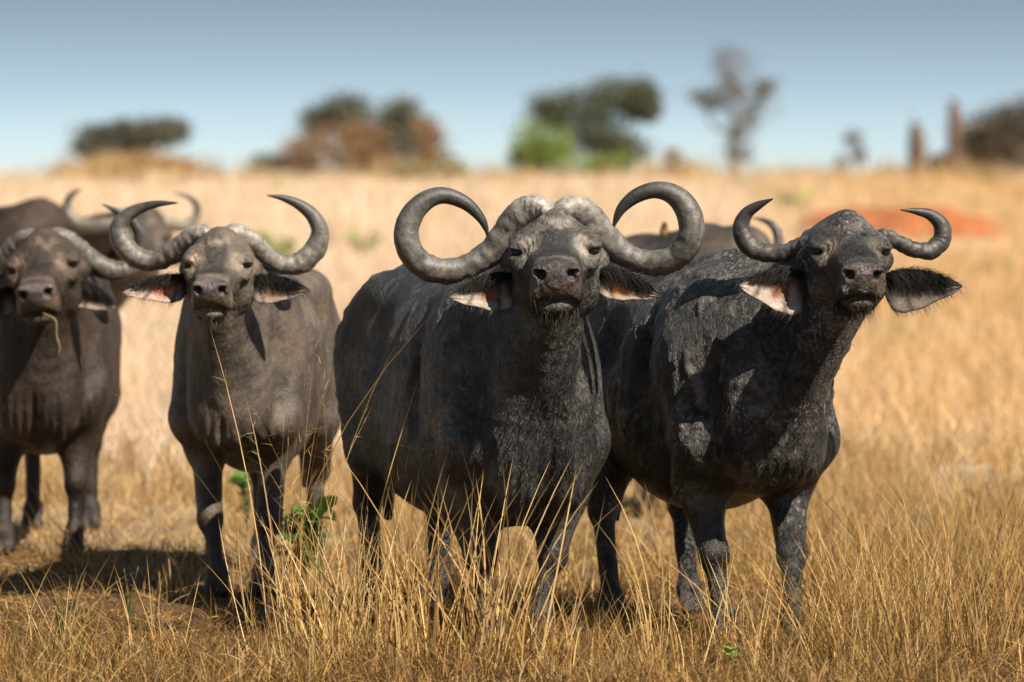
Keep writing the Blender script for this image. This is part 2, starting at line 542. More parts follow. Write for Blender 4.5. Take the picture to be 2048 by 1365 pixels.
def polygonize(field, fine_lo, fine_hi, hf, hc, warp=None):
    lo = np.min([o[1] for o in field.ops if not o[4]], axis=0) - 0.05
    hi = np.max([o[2] for o in field.ops if not o[4]], axis=0) + 0.05
    ax = [axis_grid(lo[i], hi[i], (fine_lo[i], fine_hi[i]), hf, hc) for i in range(3)]
    n = [len(a) for a in ax]
    D = np.full(n, 0.4, dtype=np.float32)
    for fn, l, h, k, sub in field.ops:
        m = k + 0.05
        sl = []
        for i in range(3):
            i0 = np.searchsorted(ax[i], l[i] - m); i1 = np.searchsorted(ax[i], h[i] + m)
            sl.append(slice(int(i0), int(max(i1, i0 + 1))))
        X = ax[0][sl[0]].astype(np.float32)[:, None, None]
        Yv = ax[1][sl[1]].astype(np.float32)[None, :, None]
        Z = ax[2][sl[2]].astype(np.float32)[None, None, :]
        d = fn(X, Yv, Z).astype(np.float32)
        cur = D[tuple(sl)]
        if sub:
            d = -d
            hh = np.clip(0.5 - 0.5 * (cur - d) / k, 0, 1)
            D[tuple(sl)] = cur + (d - cur) * hh + k * hh * (1 - hh)
        else:
            hh = np.clip(0.5 + 0.5 * (cur - d) / k, 0, 1)
            D[tuple(sl)] = cur + (d - cur) * hh - k * hh * (1 - hh)
    # surface nets
    S = D < 0
    cnt = np.zeros([q - 1 for q in n], dtype=np.uint8)
    cor = [(i, j, k) for i in (0, 1) for j in (0, 1) for k in (0, 1)]
    for i, j, k in cor:
        cnt += S[i:n[0] - 1 + i, j:n[1] - 1 + j, k:n[2] - 1 + k]
    act = (cnt > 0) & (cnt < 8)
    ci = np.argwhere(act)
    vid = np.full(act.shape, -1, dtype=np.int32)
    vid[act] = np.arange(len(ci))
    acc = np.zeros((len(ci), 3)); num = np.zeros(len(ci))
    for c in cor:
        for d in range(3):
            if c[d]: continue
            e = list(c); e[d] = 1
            A = ci + np.array(c); B = ci + np.array(e)
            da = D[A[:, 0], A[:, 1], A[:, 2]]; db = D[B[:, 0], B[:, 1], B[:, 2]]
            msk = (da < 0) != (db < 0)
            t = np.where(msk, da / np.where(msk, da - db, 1), 0)
            for q in range(3):
                pa = ax[q][A[:, q]]; pb = ax[q][B[:, q]]
                acc[:, q] += np.where(msk, pa + (pb - pa) * t, 0)
            num += msk
    V = acc / num[:, None]
    quads = []
    for d in range(3):
        sa = [slice(None)] * 3; sb = [slice(None)] * 3
        sa[d] = slice(0, n[d] - 1); sb[d] = slice(1, n[d])
        e1, e2 = [(1, 2), (2, 0), (0, 1)][d]
        diff = S[tuple(sa)] != S[tuple(sb)]
        E = np.argwhere(diff)
        ok = (E[:, e1] > 0) & (E[:, e2] > 0) & (E[:, e1] < n[e1] - 1) & (E[:, e2] < n[e2] - 1)
        E = E[ok]
        ids = []
        for o1, o2 in ((-1, -1), (0, -1), (0, 0), (-1, 0)):
            G = E.copy(); G[:, e1] += o1; G[:, e2] += o2
            ids.append(vid[G[:, 0], G[:, 1], G[:, 2]])
        q = np.stack(ids, 1)
        neg = S[tuple(sa)][E[:, 0], E[:, 1], E[:, 2]]
        q = np.where(neg[:, None], q, q[:, ::-1])
        quads.append(q)
    Q = np.vstack(quads)
    # one light relaxation takes the grid's steps away
    for it in range(2):
        sm = np.zeros_like(V); ct = np.zeros(len(V))
        for a_, b_ in ((0, 1), (1, 2), (2, 3), (3, 0)):
            np.add.at(sm, Q[:, a_], V[Q[:, b_]]); np.add.at(sm, Q[:, b_], V[Q[:, a_]])
            np.add.at(ct, Q[:, a_], 1); np.add.at(ct, Q[:, b_], 1)
        V = V + 0.5 * (sm / np.maximum(ct, 1)[:, None] - V)
    return V, Q

def vert_normals(V, Q):
    n = np.cross(V[Q[:, 2]] - V[Q[:, 0]], V[Q[:, 3]] - V[Q[:, 1]])
    N = np.zeros_like(V)
    for k in range(4):
        np.add.at(N, Q[:, k], n)
    return unit(N)

def rot_head(yaw, pitch, roll):
    """rows: left (image right), back from the nose, up; the nose points at -Y when all are 0"""
    y, p, r = map(math.radians, (yaw, pitch, roll))
    fwd = np.array([math.sin(y) * math.cos(p), -math.cos(y) * math.cos(p), -math.sin(p)])
    left = unit(np.array([math.cos(y), math.sin(y), 0.0]))
    up = np.cross(left, -fwd)
    up = unit(up if up[2] > 0 else -up)
    l2 = left * math.cos(r) + up * math.sin(r)
    u2 = up * math.cos(r) - left * math.sin(r)
    return np.stack([l2, -fwd, u2])

class Buffalo:
    """one animal: body mesh (head included), horns, ears, eyes, hair"""
    def __init__(s, label, shoulders, hips, eye, yaw, pitch, roll, head=1.0, height=1.0, width=1.0,
                 feet=None, hide=None, mat=None, hf=0.008, hc=0.014, hump=0.0, seed=1, belly=0.0, detail=True, neck=1.0, deep=0.0, brisket=1.0, lift=0.0, leg=1.0, bossk=.35, mudamt=.5, mudbias=0.0, mudcol=(.11, .104, .096), pale=(.21, .175, .14)):
        s.mudamt, s.mudbias, s.mudcol, s.pale = mudamt, mudbias, mudcol, pale
        s.rs = np.random.default_rng(seed)
        s.seed = seed
        s.sh = head
        s.base = np.array([shoulders[0], shoulders[1], float(ground_z(shoulders[0], shoulders[1]))])
        s.gz = s.base[2]
        s.root = empty('buffalo', s.base)
        tag(s.root, label, 'buffalo', 'buffalo herd')
        d = np.array([shoulders[0] - hips[0], shoulders[1] - hips[1]])
        s.len = np.linalg.norm(d); d = d / s.len
        s.f = np.array([d[0], d[1], 0]); s.l = np.array([-d[1], d[0], 0]); s.u = np.array([0, 0, 1.0])
        s.RB = np.stack([s.l, s.f, s.u])
        s.RH = rot_head(yaw, pitch, roll)
        s.eye_mid = np.asarray(eye, float)
        s.ho = s.eye_mid - (np.array([0, 0.40, 0.045]) * head) @ s.RH
        s.hide = np.asarray(hide, float)
        F = s.F = Field()
        H, W = height, width
        k1 = s.len / 1.35
        s.bossk = bossk
        D = lambda z: z if z > 0.9 else z - deep
        # trunk
        st = [(-1.74, .03, 1.14, 1.02), (-1.69, .13, 1.27, .88), (-1.6, .22, 1.37, .74), (-1.4, .30, 1.46, .60), (-1.15, .35, 1.485, .52 - belly), (-.85, .385, 1.455, .455 - belly),
              (-.5, .39, 1.47, .435 - belly * .6), (-.2, .37, 1.53 + hump, .45 + lift * .7), (0, .345, 1.55 + hump, .47 + lift), (.18, .31, 1.49, .48 + lift), (.33, .25, 1.36, .56 + lift * .8), (.44, .16, 1.2, .70), (.5, .03, 1.02, .88)]
        st = [(t * (k1 if t < 0 else 1), w * W, a * H, b * H) for t, w, a, b in st]
        F.loft(s.base, s.RB, st, k=0.05, p=2.25)
        # hips, thighs, shoulders
        hp = -s.len
        ft = feet or {}
        def foot(key, l, f):
            if key in ft:
                x, y = ft[key]
                return np.array([x, y, float(ground_z(x, y))])
            w = s.B(l, f, 0)
            w[2] = float(ground_z(w[0], w[1]))
            return w
        for sd, kf, kh in ((1, 'fl', 'hl'), (-1, 'fr', 'hr')):
            # fore leg: blade, upper arm, knee, cannon, fetlock, hoof
            p0 = s.B(sd * .20 * W, -.03, 1.12 * H); p1 = s.B(sd * .23 * W, .12, .82 * H)
            p2 = s.B(sd * .21 * W, .0, (.60 + lift * .5) * H)
            ff = foot(kf, sd * .15 * W, .02)
            kn = ff * .45 + p2 * .55; kn[2] = s.gz + .355 * H; kn = kn + s.f * .02
            fe = ff * .92 + kn * .08; fe[2] = s.gz + .115 * H
            F.ellipsoid(p0, (.15 * W, .20, .34 * H), s.RB, k=.10)
            F.cone(p0, p1, .17 * W, .155 * W, k=.09)
            F.cone(p1, p2, .155 * W, .125 * W, k=.06)
            F.cone(p2, kn, (.118 - lift * .15) * W, .062 * leg, k=.07)
            F.ellipsoid(kn + s.f * .014, (.066 * leg, .068 * leg, .078), s.RB, k=.022)
            F.cone(kn, fe, .046 * leg, .038 * leg, k=.02)
            F.ellipsoid(fe, (.053 * leg, .056 * leg, .05), s.RB, k=.02)
            s._hoof(F, fe, ff)
            # hind leg
            q0 = s.B(sd * .155 * W, hp - .02, 1.08 * H); q1 = s.B(sd * .21 * W, hp + .12, .74 * H)
            fh = foot(kh, sd * .17 * W, hp - .05)
            hk = fh * .8 + q1 * .2 - s.f * .10; hk[2] = s.gz + .47 * H
            fe2 = fh - s.f * .02; fe2[2] = s.gz + .115 * H
            F.ellipsoid(q0, (.175 * W, .27, .33 * H), s.RB, k=.09)
            F.cone(q0, q1, .20 * W, .16 * W, k=.08)
            F.cone(q1, hk, .14 * W, .062, k=.06)
            F.ellipsoid(hk - s.f * .02, (.05, .06, .075), s.RB, k=.03)
            F.cone(hk, fe2, .050 * leg, .040 * leg, k=.02)
            F.ellipsoid(fe2, (.054, .056, .052), s.RB, k=.025)
            s._hoof(F, fe2, fh)
            # brisket halves and point of shoulder
            F.ellipsoid(s.B(sd * .11 * W, .30, (.76 + lift * .6) * H), (.125 * W * brisket, .14, (.23 - lift * .4) * H), s.RB, k=.05)
        # hip bones and spine ridge
        for sd in (1, -1):
            F.ellipsoid(s.B(sd * .19 * W, hp + .18, 1.37 * H), (.09, .13, .075), s.RB, k=.09)
        F.cone(s.B(0, hp, 1.43 * H), s.B(0, -.1, 1.50 * H + hump), .05, .07, k=.07)
        for sd in (1, -1):
            F.ellipsoid(s.B(sd * .40 * W, hp + .42, 1.20 * H), (.10, .13, .16), s.RB, k=.10, sub=True)
            F.ellipsoid(s.B(sd * .37 * W, -.30, 1.16 * H), (.065, .055, .32), s.RB, k=.085, sub=True)
            F.ellipsoid(s.B(sd * .30 * W, .25, 1.06 * H), (.05, .05, .20), s.RB, k=.08, sub=True)
            F.cone(s.B(sd * .12 * W, -.12, 1.44 * H), s.B(sd * .26 * W, .04, .95 * H), .04, .05, k=.10)
        # tail
        t0 = s.B(0, hp - .36 * k1, 1.28 * H); t1 = s.B(.02, hp - .43 * k1, .95 * H); t2 = s.B(.03, hp - .42 * k1, .55 * H)
        F.cone(t0, t1, .04, .024, k=.05); F.cone(t1, t2, .024, .018, k=.02); F.cone(t2, s.B(.03, hp - .42 * k1, .38 * H), .035, .02, k=.02)
        # neck
        poll = s.Hd(0, .60, -.01); thr = s.Hd(0, .44, -.16); nap = s.Hd(0, .58, .06)
        F.cone(s.B(0, -.12, 1.34 * H), nap, .15 * W * neck, .11 * head, k=.10)
        F.cone(s.B(0, .10, 1.14 * H), poll, .215 * W * neck, .145 * head, k=.10)
        F.cone(s.B(0, .24, .93 * H), thr, .19 * W * neck, .115 * head, k=.10)
        F.cone(s.B(0, .36, .86 * H), s.Hd(0, .36, -.155), .10 * W * neck, .05 * head, k=.06)
        s._head()
        lo = s.Hd(0, .33, 0) - .40 * head; hi = s.Hd(0, .33, 0) + .40 * head
        if not detail: lo = hi = s.eye_mid
        V, Q = polygonize(F, lo, hi, hf, hc)
        V = s._relief(V, Q)
        s.V, s.Q = V, Q
        s.N = vert_normals(V, Q)
        col = s._colour(V)
        s.C = col
        me = make_mesh('body', V - s.base, Q, None, col)
        add_obj('body', me, mat, s.root)
        for sd in (1, -1):
            s._eye(sd)

    def B(s, l, f, u):
        return s.base + s.l * l + s.f * f + s.u * u
    def Hd(s, a, h, b):
        return s.ho + (np.array([a, h, b]) * s.sh) @ s.RH
    def to_head(s, V):
        return ((V - s.ho) @ s.RH.T) / s.sh
    def to_body(s, V):
        return (V - s.base) @ s.RB.T
    def _hoof(s, F, fe, ff):
        for q in (1, -1):
            F.cone(fe + s.l * q * .018, ff + s.l * q * .028 + s.f * .035 + s.u * .028, .035, .034, k=.015)
        F.ellipsoid(fe - s.f * .05 + s.u * -.02, (.03, .022, .028), s.RB, k=.015)
    def _eye(s, sd):
        c = s.Hd(sd * .149, .383, .046)
        r = .026 * s.sh
        n1, n2 = 10, 16
        th = np.linspace(0, math.pi, n1); ph = np.linspace(0, 2 * math.pi, n2, endpoint=False)
        T, Ph = np.meshgrid(th, ph, indexing='ij')
        V = np.stack([np.sin(T) * np.cos(Ph), np.sin(T) * np.sin(Ph), np.cos(T)], -1).reshape(-1, 3) * r
        i, j = np.meshgrid(np.arange(n1 - 1), np.arange(n2), indexing='ij')
        a = (i * n2 + j).ravel(); bb = (i * n2 + (j + 1) % n2).ravel()
        add_obj('eye', make_mesh('eye', V, np.stack([a, bb, bb + n2, a + n2], 1)), M_eye, s.root, loc=c - s.base)
    arc = [(0, .010, -.092), (.032, .018, -.095), (.062, .038, -.106), (.088, .072, -.122), (.100, .110, -.132)]
    def _head(s):
        F, h = s.F, s.sh
        E = lambda c, r, k=.03, sub=False, R=None: F.ellipsoid(s.Hd(*c), np.array(r) * h, s.RH if R is None else R, k * h, sub)
        st = [(0.005, .03, .02, -.04), (.025, .072, .045, -.075), (.07, .088, .062, -.10), (.14, .090, .070, -.112), (.22, .094, .080, -.122), (.31, .118, .098, -.150),
              (.39, .146, .118, -.178), (.47, .156, .132, -.190), (.55, .148, .138, -.170), (.63, .12, .13, -.13), (.68, .03, .06, -.05)]
        st = [(t * h, a * h, b * h, c * h) for t, a, b, c in st]
        F.loft(s.ho, s.RH, st, k=.06, p=2.15)
        for sd in (1, -1):
            E((sd * .136, .415, .082), (.042, .070, .030), .04)           # brow
            E((sd * .147, .400, .046), (.032, .045, .042), .025)           # orbit
            E((sd * .135, .36, -.005), (.03, .07, .03), .04)              # cheek bone
            E((sd * .105, .47, -.12), (.065, .12, .085), .05)             # jaw
            E((sd * .060, .20, .035), (.03, .10, .03), .04)
            E((sd * .058, .040, .012), (.038, .040, .036), .02)           # nostril wing
            E((sd * .165, .52, -.01), (.05, .05, .05), .05)               # ear root
        E((0, .075, -.045), (.094, .070, .052), .03)                      # upper lip
        E((0, .045, .002), (.080, .045, .045), .02)                       # nose pad
        E((0, .47, .085), (.135, .13, .070), .06)                         # forehead
        E((0, .495, .14), (.068, .10, .072), .05)                          # hairy saddle between the horn bases
        for sd in (1, -1):
            E((sd * .072, .092, -.080), (.034, .062, .046), .03)          # hanging corner of the upper lip
        E((0, .085, -.128), (.070, .060, .028), .014)                     # lower lip
        E((0, .17, -.130), (.075, .11, .040), .04)
        # nostrils, philtrum, mouth slit
        for sd in (1, -1):
            Rn = s.RH.copy()
            ang = math.radians(28 * sd)
            Rn = np.stack([s.RH[0] * math.cos(ang) + s.RH[2] * math.sin(ang), s.RH[1], s.RH[2] * math.cos(ang) - s.RH[0] * math.sin(ang)])
            E((sd * .058, .004, .002), (.017, .036, .024), .010, True, Rn)
            E((sd * .076, .012, .014), (.012, .022, .009), .010, True)
        for sd in (1, -1):
            arc = s.arc
            for a, b in zip(arc[:-1], arc[1:]):
                F.cone(s.Hd(sd * a[0], a[1], a[2]), s.Hd(sd * b[0], b[1], b[2]), .0125 * h, .010 * h, .008 * h, True)
        for sd in (1, -1):
            E((sd * .148, .378, .068), (.034, .036, .011), .014)          # upper lid
            E((sd * .150, .374, .024), (.028, .030, .009), .012)          # lower lid
            E((sd * .154, .348, .045), (.024, .032, .014), .008, True)   # eye opening
    def _relief(s, V, Q):
        N = vert_normals(V, Q)
        hc = s.to_head(V)
        d = np.zeros(len(V))
        # folds round the eyes
        for sd in (1, -1):
            e = np.array([sd * .15, .385, .045])
            q = (hc - e) * np.array([1, .8, 1])
            r = np.linalg.norm(q, axis=1)
            wob = fbm(V, 18, 2, s.seed) * .012
            d += .0023 * np.sin((r + wob) * 2 * math.pi / .021) * sstep(.035, .05, r) * (1 - sstep(.085, .13, r))
        # crinkles over forehead and snout sides, neck folds, hide unevenness
        face = (1 - sstep(.30, .42, np.linalg.norm(hc - np.array([0, .33, 0]), axis=1)))
        d += .0034 * fbm(V, 45, 2, s.seed + 5) * face
        body = 1 - face
        b = s.to_body(V)
        d += .006 * fbm(V * np.array([1, 1, .6]), 9, 3, s.seed + 9) * body
        d += .010 * fbm(V, 3.2, 2, s.seed + 11) * body
        fold = np.sin((b[:, 2] * 1.0 + b[:, 1] * .5 + fbm(V, 4, 2, s.seed + 3) * .08) * 2 * math.pi / .085)
        neckz = sstep(.15, .3, b[:, 1]) * sstep(.75, .9, b[:, 2]) * body
        d += .0012 * fold * neckz
        rib = np.sin(b[:, 1] * 2 * math.pi / .13) * sstep(-.95, -.75, b[:, 1]) * (1 - sstep(-.35, -.2, b[:, 1])) * sstep(.7, .9, b[:, 2]) * (1 - sstep(1.2, 1.35, b[:, 2]))
        d += .004 * rib
        # upright creases low on the brisket, crumbs of dried mud on back and flanks
        br = sstep(.18, .3, b[:, 1]) * (1 - sstep(.72, .85, b[:, 2])) * sstep(.40, .5, b[:, 2]) * body
        d += .0045 * br * np.sin(b[:, 0] * 2 * math.pi / .042 + 2.5 * fbm(V, 7, 2, s.seed + 21))
        d -= .020 * br * np.exp(-(b[:, 0] / .018) ** 2)
        s.crumb = np.clip(fbm(V * np.array([1, 1, .75]), 24, 2, s.seed + 40) * 1.7 - .25, 0, 1) * sstep(-.05, .3, fbm(V, 2.4, 3, s.seed + 44) + s.mudbias) * body * sstep(.62, .8, b[:, 2])
        d += .011 * s.crumb * s.mudamt
        return V + N * d[:, None]
    def _colour(s, V):
        n = len(V)
        hc = s.to_head(V); b = s.to_body(V)
        c = np.tile(s.hide, (n, 1))
        al = np.ones(n)
        big = fbm(V, 2.2, 3, s.seed + 31)[:, None]
        c = c * (1 + .35 * big)
        # legs darker below, hooves black, knees browner
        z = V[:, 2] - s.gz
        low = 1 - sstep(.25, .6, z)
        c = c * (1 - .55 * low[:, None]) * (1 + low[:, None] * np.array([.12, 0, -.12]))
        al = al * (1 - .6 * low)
        hoof = (1 - sstep(.05, .09, z))[:, None]
        c = c * (1 - hoof) + np.array([.018, .016, .015]) * hoof
        k = (np.clip(s.crumb * 1.6, 0, 1) * min(1, s.mudamt))[:, None] * .75
        c = c * (1 - k) + np.array(s.mudcol) * k
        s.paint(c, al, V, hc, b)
        # nose pad
        a, h, u = hc[:, 0], hc[:, 1], hc[:, 2]
        pad = (1 - sstep(.050, .075, h + .25 * np.abs(u - .005))) * sstep(-.10, -.07, u) * (1 - sstep(.05, .065, u)) * (np.abs(a) < .14)
        pc = np.where((u < -.03)[:, None], np.array([.075, .055, .040]), np.array([.090, .070, .072]))
        c[:] = c * (1 - pad[:, None]) + pc * pad[:, None] * (1 + .10 * fbm(V, 60, 2, 3)[:, None])
        al[:] = al * (1 - pad)
        lip = (1 - sstep(.10, .16, h)) * (1 - sstep(-.105, -.09, u)) * sstep(-.20, -.16, u) * (np.abs(a) < .14)
        c[:] = c * (1 - .6 * lip[:, None]) + np.array([.055, .045, .032]) * .6 * lip[:, None]
        rim = sstep(.060, .080, h) * (1 - sstep(.095, .125, h)) * sstep(-.01, .03, u) * (np.abs(a) < .11)
        c[:] = c * (1 - .6 * rim[:, None]) + np.array(s.pale) * .5 * .6 * rim[:, None]
        dm = np.full(n, 9.0)
        for p0, p1 in zip(s.arc[:-1], s.arc[1:]):
            p0, p1 = np.array(p0), np.array(p1)
            q = hc * np.array([1, 1, 1]); q[:, 0] = np.abs(q[:, 0])
            t = np.clip(((q - p0) @ (p1 - p0)) / ((p1 - p0) @ (p1 - p0)), 0, 1)
            dm = np.minimum(dm, np.linalg.norm(q - (p0 + t[:, None] * (p1 - p0)), axis=1))
        mk = (1 - sstep(.011, .019, dm))[:, None] * .85  # shade of the mouth slit painted near-black so the slit reads deep
        c[:] = c * (1 - mk) + np.array([.006, .005, .005]) * mk
        for sd in (1, -1):
            hole = np.linalg.norm((hc - np.array([sd * .060, .012, .006])) / np.array([.02, .03, .022]), axis=1)
            m = (1 - sstep(.8, 1.1, hole))[:, None]
            c[:] = c * (1 - m) + np.array([.006, .005, .005]) * m
        return np.concatenate([np.clip(c, .004, .8), np.clip(al, 0, 1)[:, None]], 1)
    def paint(s, c, al, V, hc, b):
        """fixed markings of the face"""
        a, h, u = hc[:, 0], hc[:, 1], hc[:, 2]
        top = sstep(.0, .05, u)
        inface = (np.abs(a) < .2) * (h > .02) * (h < .6)
        skin = inface * sstep(.16, .24, h) * (1 - sstep(.52, .60, h)) * sstep(-.06, .02, u) * (.75 + .5 * fbm(V, 12, 3, 12))
        skin = np.clip(skin, 0, 1)[:, None] * .55
        c[:] = c * (1 - skin) + np.array(s.pale) * .46 * skin
        bridge = (1 - sstep(.045, .065, np.abs(a) + .02 * fbm(V, 14, 2, 2))) * sstep(.10, .14, h) * (1 - sstep(.40, .46, h)) * top * inface
        c[:] = c * (1 - .75 * bridge[:, None]) + np.array([.014, .013, .013]) * .75 * bridge[:, None]
        pale = np.zeros(len(V))
        for sd in (1, -1):
            q = np.linalg.norm((hc - np.array([sd * .10, .33, .07])) / np.array([.045, .09, .06]), axis=1)
            pale = np.maximum(pale, 1 - sstep(.5, 1.0, q + .35 * fbm(V, 22, 3, 6)))
        q = np.linalg.norm((hc - np.array([0, .455, .145])) / np.array([.085, .10, .06]), axis=1)
        pale = np.maximum(pale, (1 - sstep(.5, 1.0, q + .5 * fbm(V, 26, 3, 8))))
        pc = np.array(getattr(s, 'pale', (.21, .175, .14)))
        c[:] = c * (1 - .62 * pale[:, None]) + pc * .62 * pale[:, None]

    # horns: photograph pixels give the outline, depth offsets are metres behind the brow
    def horn(s, pts, Y, base_col=(.125, .115, .102), tip_col=(.03, .029, .029), depth=1.75, rough=1.0, nr=22):
        pts = np.asarray(pts, float)                 # u, v, width px, depth offset
        Ys = Y + pts[:, 3]
        W = np.array([P(u, v, y) for (u, v), y in zip(pts[:, :2], Ys)])
        rad = pts[:, 2] * Ys / FPX / 2
        den = catmull(np.column_stack([W, rad]), 9)
        path, r = den[:, :3], np.maximum(den[:, 3], .002)
        n = len(path)
        t = np.linspace(0, 1, n)
        r2 = r * (1 + (depth - 1) * (1 - sstep(.0, .38, t)))     # the boss is deeper than tall
        V, Q, T = tube(path, np.stack([r, r2], 1), nr, True, ref=(0, 1, 0))
        tv = np.concatenate([np.repeat(t, nr), [0, 1]])
        ctr = np.concatenate([np.repeat(path, nr, axis=0), path[:1], path[-1:]])
        out = unit(V - ctr + 1e-9)
        rr = np.concatenate([np.repeat(r, nr), [0, 0]])
        amp = (1 - sstep(.45, .75, tv)) * rough
        ring = np.sin(tv * 120 + 9 * fbm(V, 6, 2, s.seed)) * .0012 * amp * sstep(.12, .25, tv)
        V = V + out * (ring + .0065 * fbm(V, 42, 3, s.seed + 2) * amp + .003 * fbm(V, 12, 2, s.seed + 4) * amp - .006 * np.clip(1 - np.abs(fbm(V, 16, 3, s.seed + 6)) * 7, 0, 1) * (1 - sstep(.12, .3, tv)) * rough)[:, None] * (rr > 0)[:, None]
        k = sstep(.5, 1.0, tv + .08 * fbm(V, 14, 2, 5))[:, None]
        k0 = (1 - sstep(.08, .34, tv + .06 * fbm(V, 14, 2, 6)))[:, None]
        bc = np.array(base_col)
        C = (bc * (.85 + s.bossk * k0)) * (1 - k) + np.array(tip_col) * k
        lng = np.concatenate([[0], np.cumsum(np.linalg.norm(np.diff(path, axis=0), axis=1))])
        av = np.concatenate([np.tile(np.arange(nr) * 2 * math.pi / nr, n), [0, 0]])
        lv = np.concatenate([np.repeat(lng, nr), [0, lng[-1]]])
        uvw = np.stack([np.cos(av) * 1.6, np.sin(av) * 1.6, lv * 5.0], 1)
        C = C * (1 + .55 * fbm(uvw, 2.2, 4, s.seed + 8))[:, None]
        pit = sstep(.25, .6, fbm(V, 60, 2, s.seed + 12))[:, None] * (1 - k)
        C = C * (1 - .5 * pit)
        add_obj('horn', make_mesh('horn', V - s.base, Q, T, np.clip(C, .01, .6)), M_horn, s.root)

    def ear(s, A, T, up, down, tilt=0.35, inner=(.42, .33, .27), patch=(.30, .13, .06), outer=(.02, .018, .017), fringe=260, shade=1.0, curl=.05, sweep=0.0, flen=.07):
        """A and T are world points of root and tip; up and down the half widths in metres"""
        A = np.asarray(A, float); T = np.asarray(T, float)
        ax = T - A; L = np.linalg.norm(ax); ax = ax / L
        nrm = unit(np.array([-.15 * np.sign(ax[0]), -1.0, tilt]))
        side = unit(np.cross(nrm, ax)); side = side if side[2] > 0 else -side
        nrm = unit(np.cross(ax, side)); nrm = nrm if nrm[1] < 0 else -nrm
        ns, nt_ = 30, 17
        S, Tt = np.meshgrid(np.linspace(0, 1, ns), np.linspace(-1, 1, nt_), indexing='ij')
        pu = np.interp(S, [0, .1, .3, .55, .8, .93, 1], [.45, .75, 1, .95, .55, .25, 0.02])
        pd = np.interp(S, [0, .06, .16, .3, .5, .68, .82, .93, 1], [.25, .6, .95, 1.0, .86, .62, .40, .2, 0.02])
        lob = 1 - .10 * np.abs(np.sin(S * 9.5 + s.seed)) * sstep(.3, .6, S)
        off = np.where(Tt > 0, Tt * pu * up, Tt * pd * lob * down)
        cup = -.045 * L / .3 * (1 - Tt ** 2) * np.sin(np.clip(S * 1.15, 0, 1) * math.pi) + curl * S ** 2
        ridge = .004 * np.cos(Tt * 9 + S * 3)
        mid = A + S[..., None] * ax * L + off[..., None] * side
        Vf = mid + (-(cup + 0) + ridge)[..., None] * -nrm * -1.0
        Vf = mid + (cup + ridge)[..., None] * nrm
        Vb = Vf - nrm * .008
        V = np.concatenate([Vf.reshape(-1, 3), Vb.reshape(-1, 3)])
        i, j = np.meshgrid(np.arange(ns - 1), np.arange(nt_ - 1), indexing='ij')
        a = (i * nt_ + j).ravel()
        q1 = np.stack([a, a + nt_, a + nt_ + 1, a + 1], 1); m0 = ns * nt_
        q2 = q1[:, ::-1] + m0
        rim = []
        loop = [k for k in range(nt_)] + [r * nt_ + nt_ - 1 for r in range(1, ns)] + [(ns - 1) * nt_ + k for k in range(nt_ - 2, -1, -1)] + [r * nt_ for r in range(ns - 2, 0, -1)]
        for x, y in zip(loop, loop[1:] + loop[:1]): rim.append((x, y, y + m0, x + m0))
        Q = np.vstack([q1, q2, np.array(rim)])
        Sv, Tv = S.ravel(), Tt.ravel()
        nz = fbm(Vf.reshape(-1, 3), 30, 3, s.seed)
        ci = np.tile(np.array(inner), (m0, 1)) * (1 + .3 * nz)[:, None]
        pk = ((1 - sstep(.2, .55, np.abs(Sv - .38) * 1.6 + np.abs(Tv - .05) * .6 + .25 * nz)))[:, None]
        ci = ci * (1 - pk) + np.array(patch) * pk
        dk = np.maximum(1 - sstep(.08, .26, Sv), sstep(.30, .62, Tv + .15 * nz))[:, None]      # dark root and upper rim
        crack = (sstep(.80, .95, np.sin(Sv * 15 + Tv * 2.4 + s.seed)) * (1 - sstep(-.1, .15, Tv)))[:, None]
        dk = np.maximum(dk, .75 * crack)
        edge = sstep(.90, 1.0, np.abs(Tv))[:, None] * .5
        dk = np.maximum(dk, edge)
        ci = (ci * (1 - dk) + np.array(outer) * dk) * shade
        C = np.concatenate([ci, np.tile(np.array(outer), (m0, 1))])
        me = make_mesh('ear', V - s.base, Q, None, np.clip(C, .008, .7))
        eo = add_obj('ear', me, M_ear, s.root)
        # fringe of dark hair falling from the upper rim over the opening, bristles along the lower rim
        rs = s.rs
        n1 = int(fringe * 2.2)
        si = rs.uniform(.03, .80, n1); ti = rs.uniform(.25, 1.0, n1)
        def at(si, ti):
            ii = np.clip((si * (ns - 1)).round().astype(int), 0, ns - 1); jj = np.clip(((ti + 1) / 2 * (nt_ - 1)).round().astype(int), 0, nt_ - 1)
            return Vf[ii, jj] + rs.normal(size=(len(si), 3)) * .004
        b1 = at(si, ti) + nrm * .004
        d1 = unit(nrm * .55 + side * .1 + ax * .45 + rs.normal(size=(n1, 3)) * .14)
        g1 = np.array([0, 0, -1.0]) * .75 + rs.normal(size=(n1, 3)) * .1
        l1 = rs.uniform(.5, 1.15, n1) * flen * (1 - .5 * si)
        c1 = np.tile(np.array(outer), (n1, 1)) * rs.uniform(.6, 1.8, (n1, 1))
        n2 = fringe // 2
        si = rs.uniform(.1, 1.0, n2); ti = np.where(rs.random(n2) < .65, -1.0, 1.0)
        b2 = at(si, ti)
        d2 = unit(side * ti[:, None] * .8 + ax * .7 + rs.normal(size=(n2, 3)) * .25)
        l2 = rs.uniform(.015, .04, n2) * L / .3
        c2 = np.tile(np.array(outer) * 2.0, (n2, 1)) * rs.uniform(.6, 2.2, (n2, 1))
        geo = join_geo([ribbons(b1, d1, g1, l1, np.full(n1, .0021), 3, c1, rs), ribbons(b2, d2, rs.normal(size=(n2, 3)) * .1 + np.array([0, 0, -.15]), l2, np.full(n2, .0015), 2, c2, rs)])
        add_obj('ear_fringe', make_mesh('ear_fringe', geo[0] - s.base, geo[1], geo[2], geo[3]), M_hair, eo)

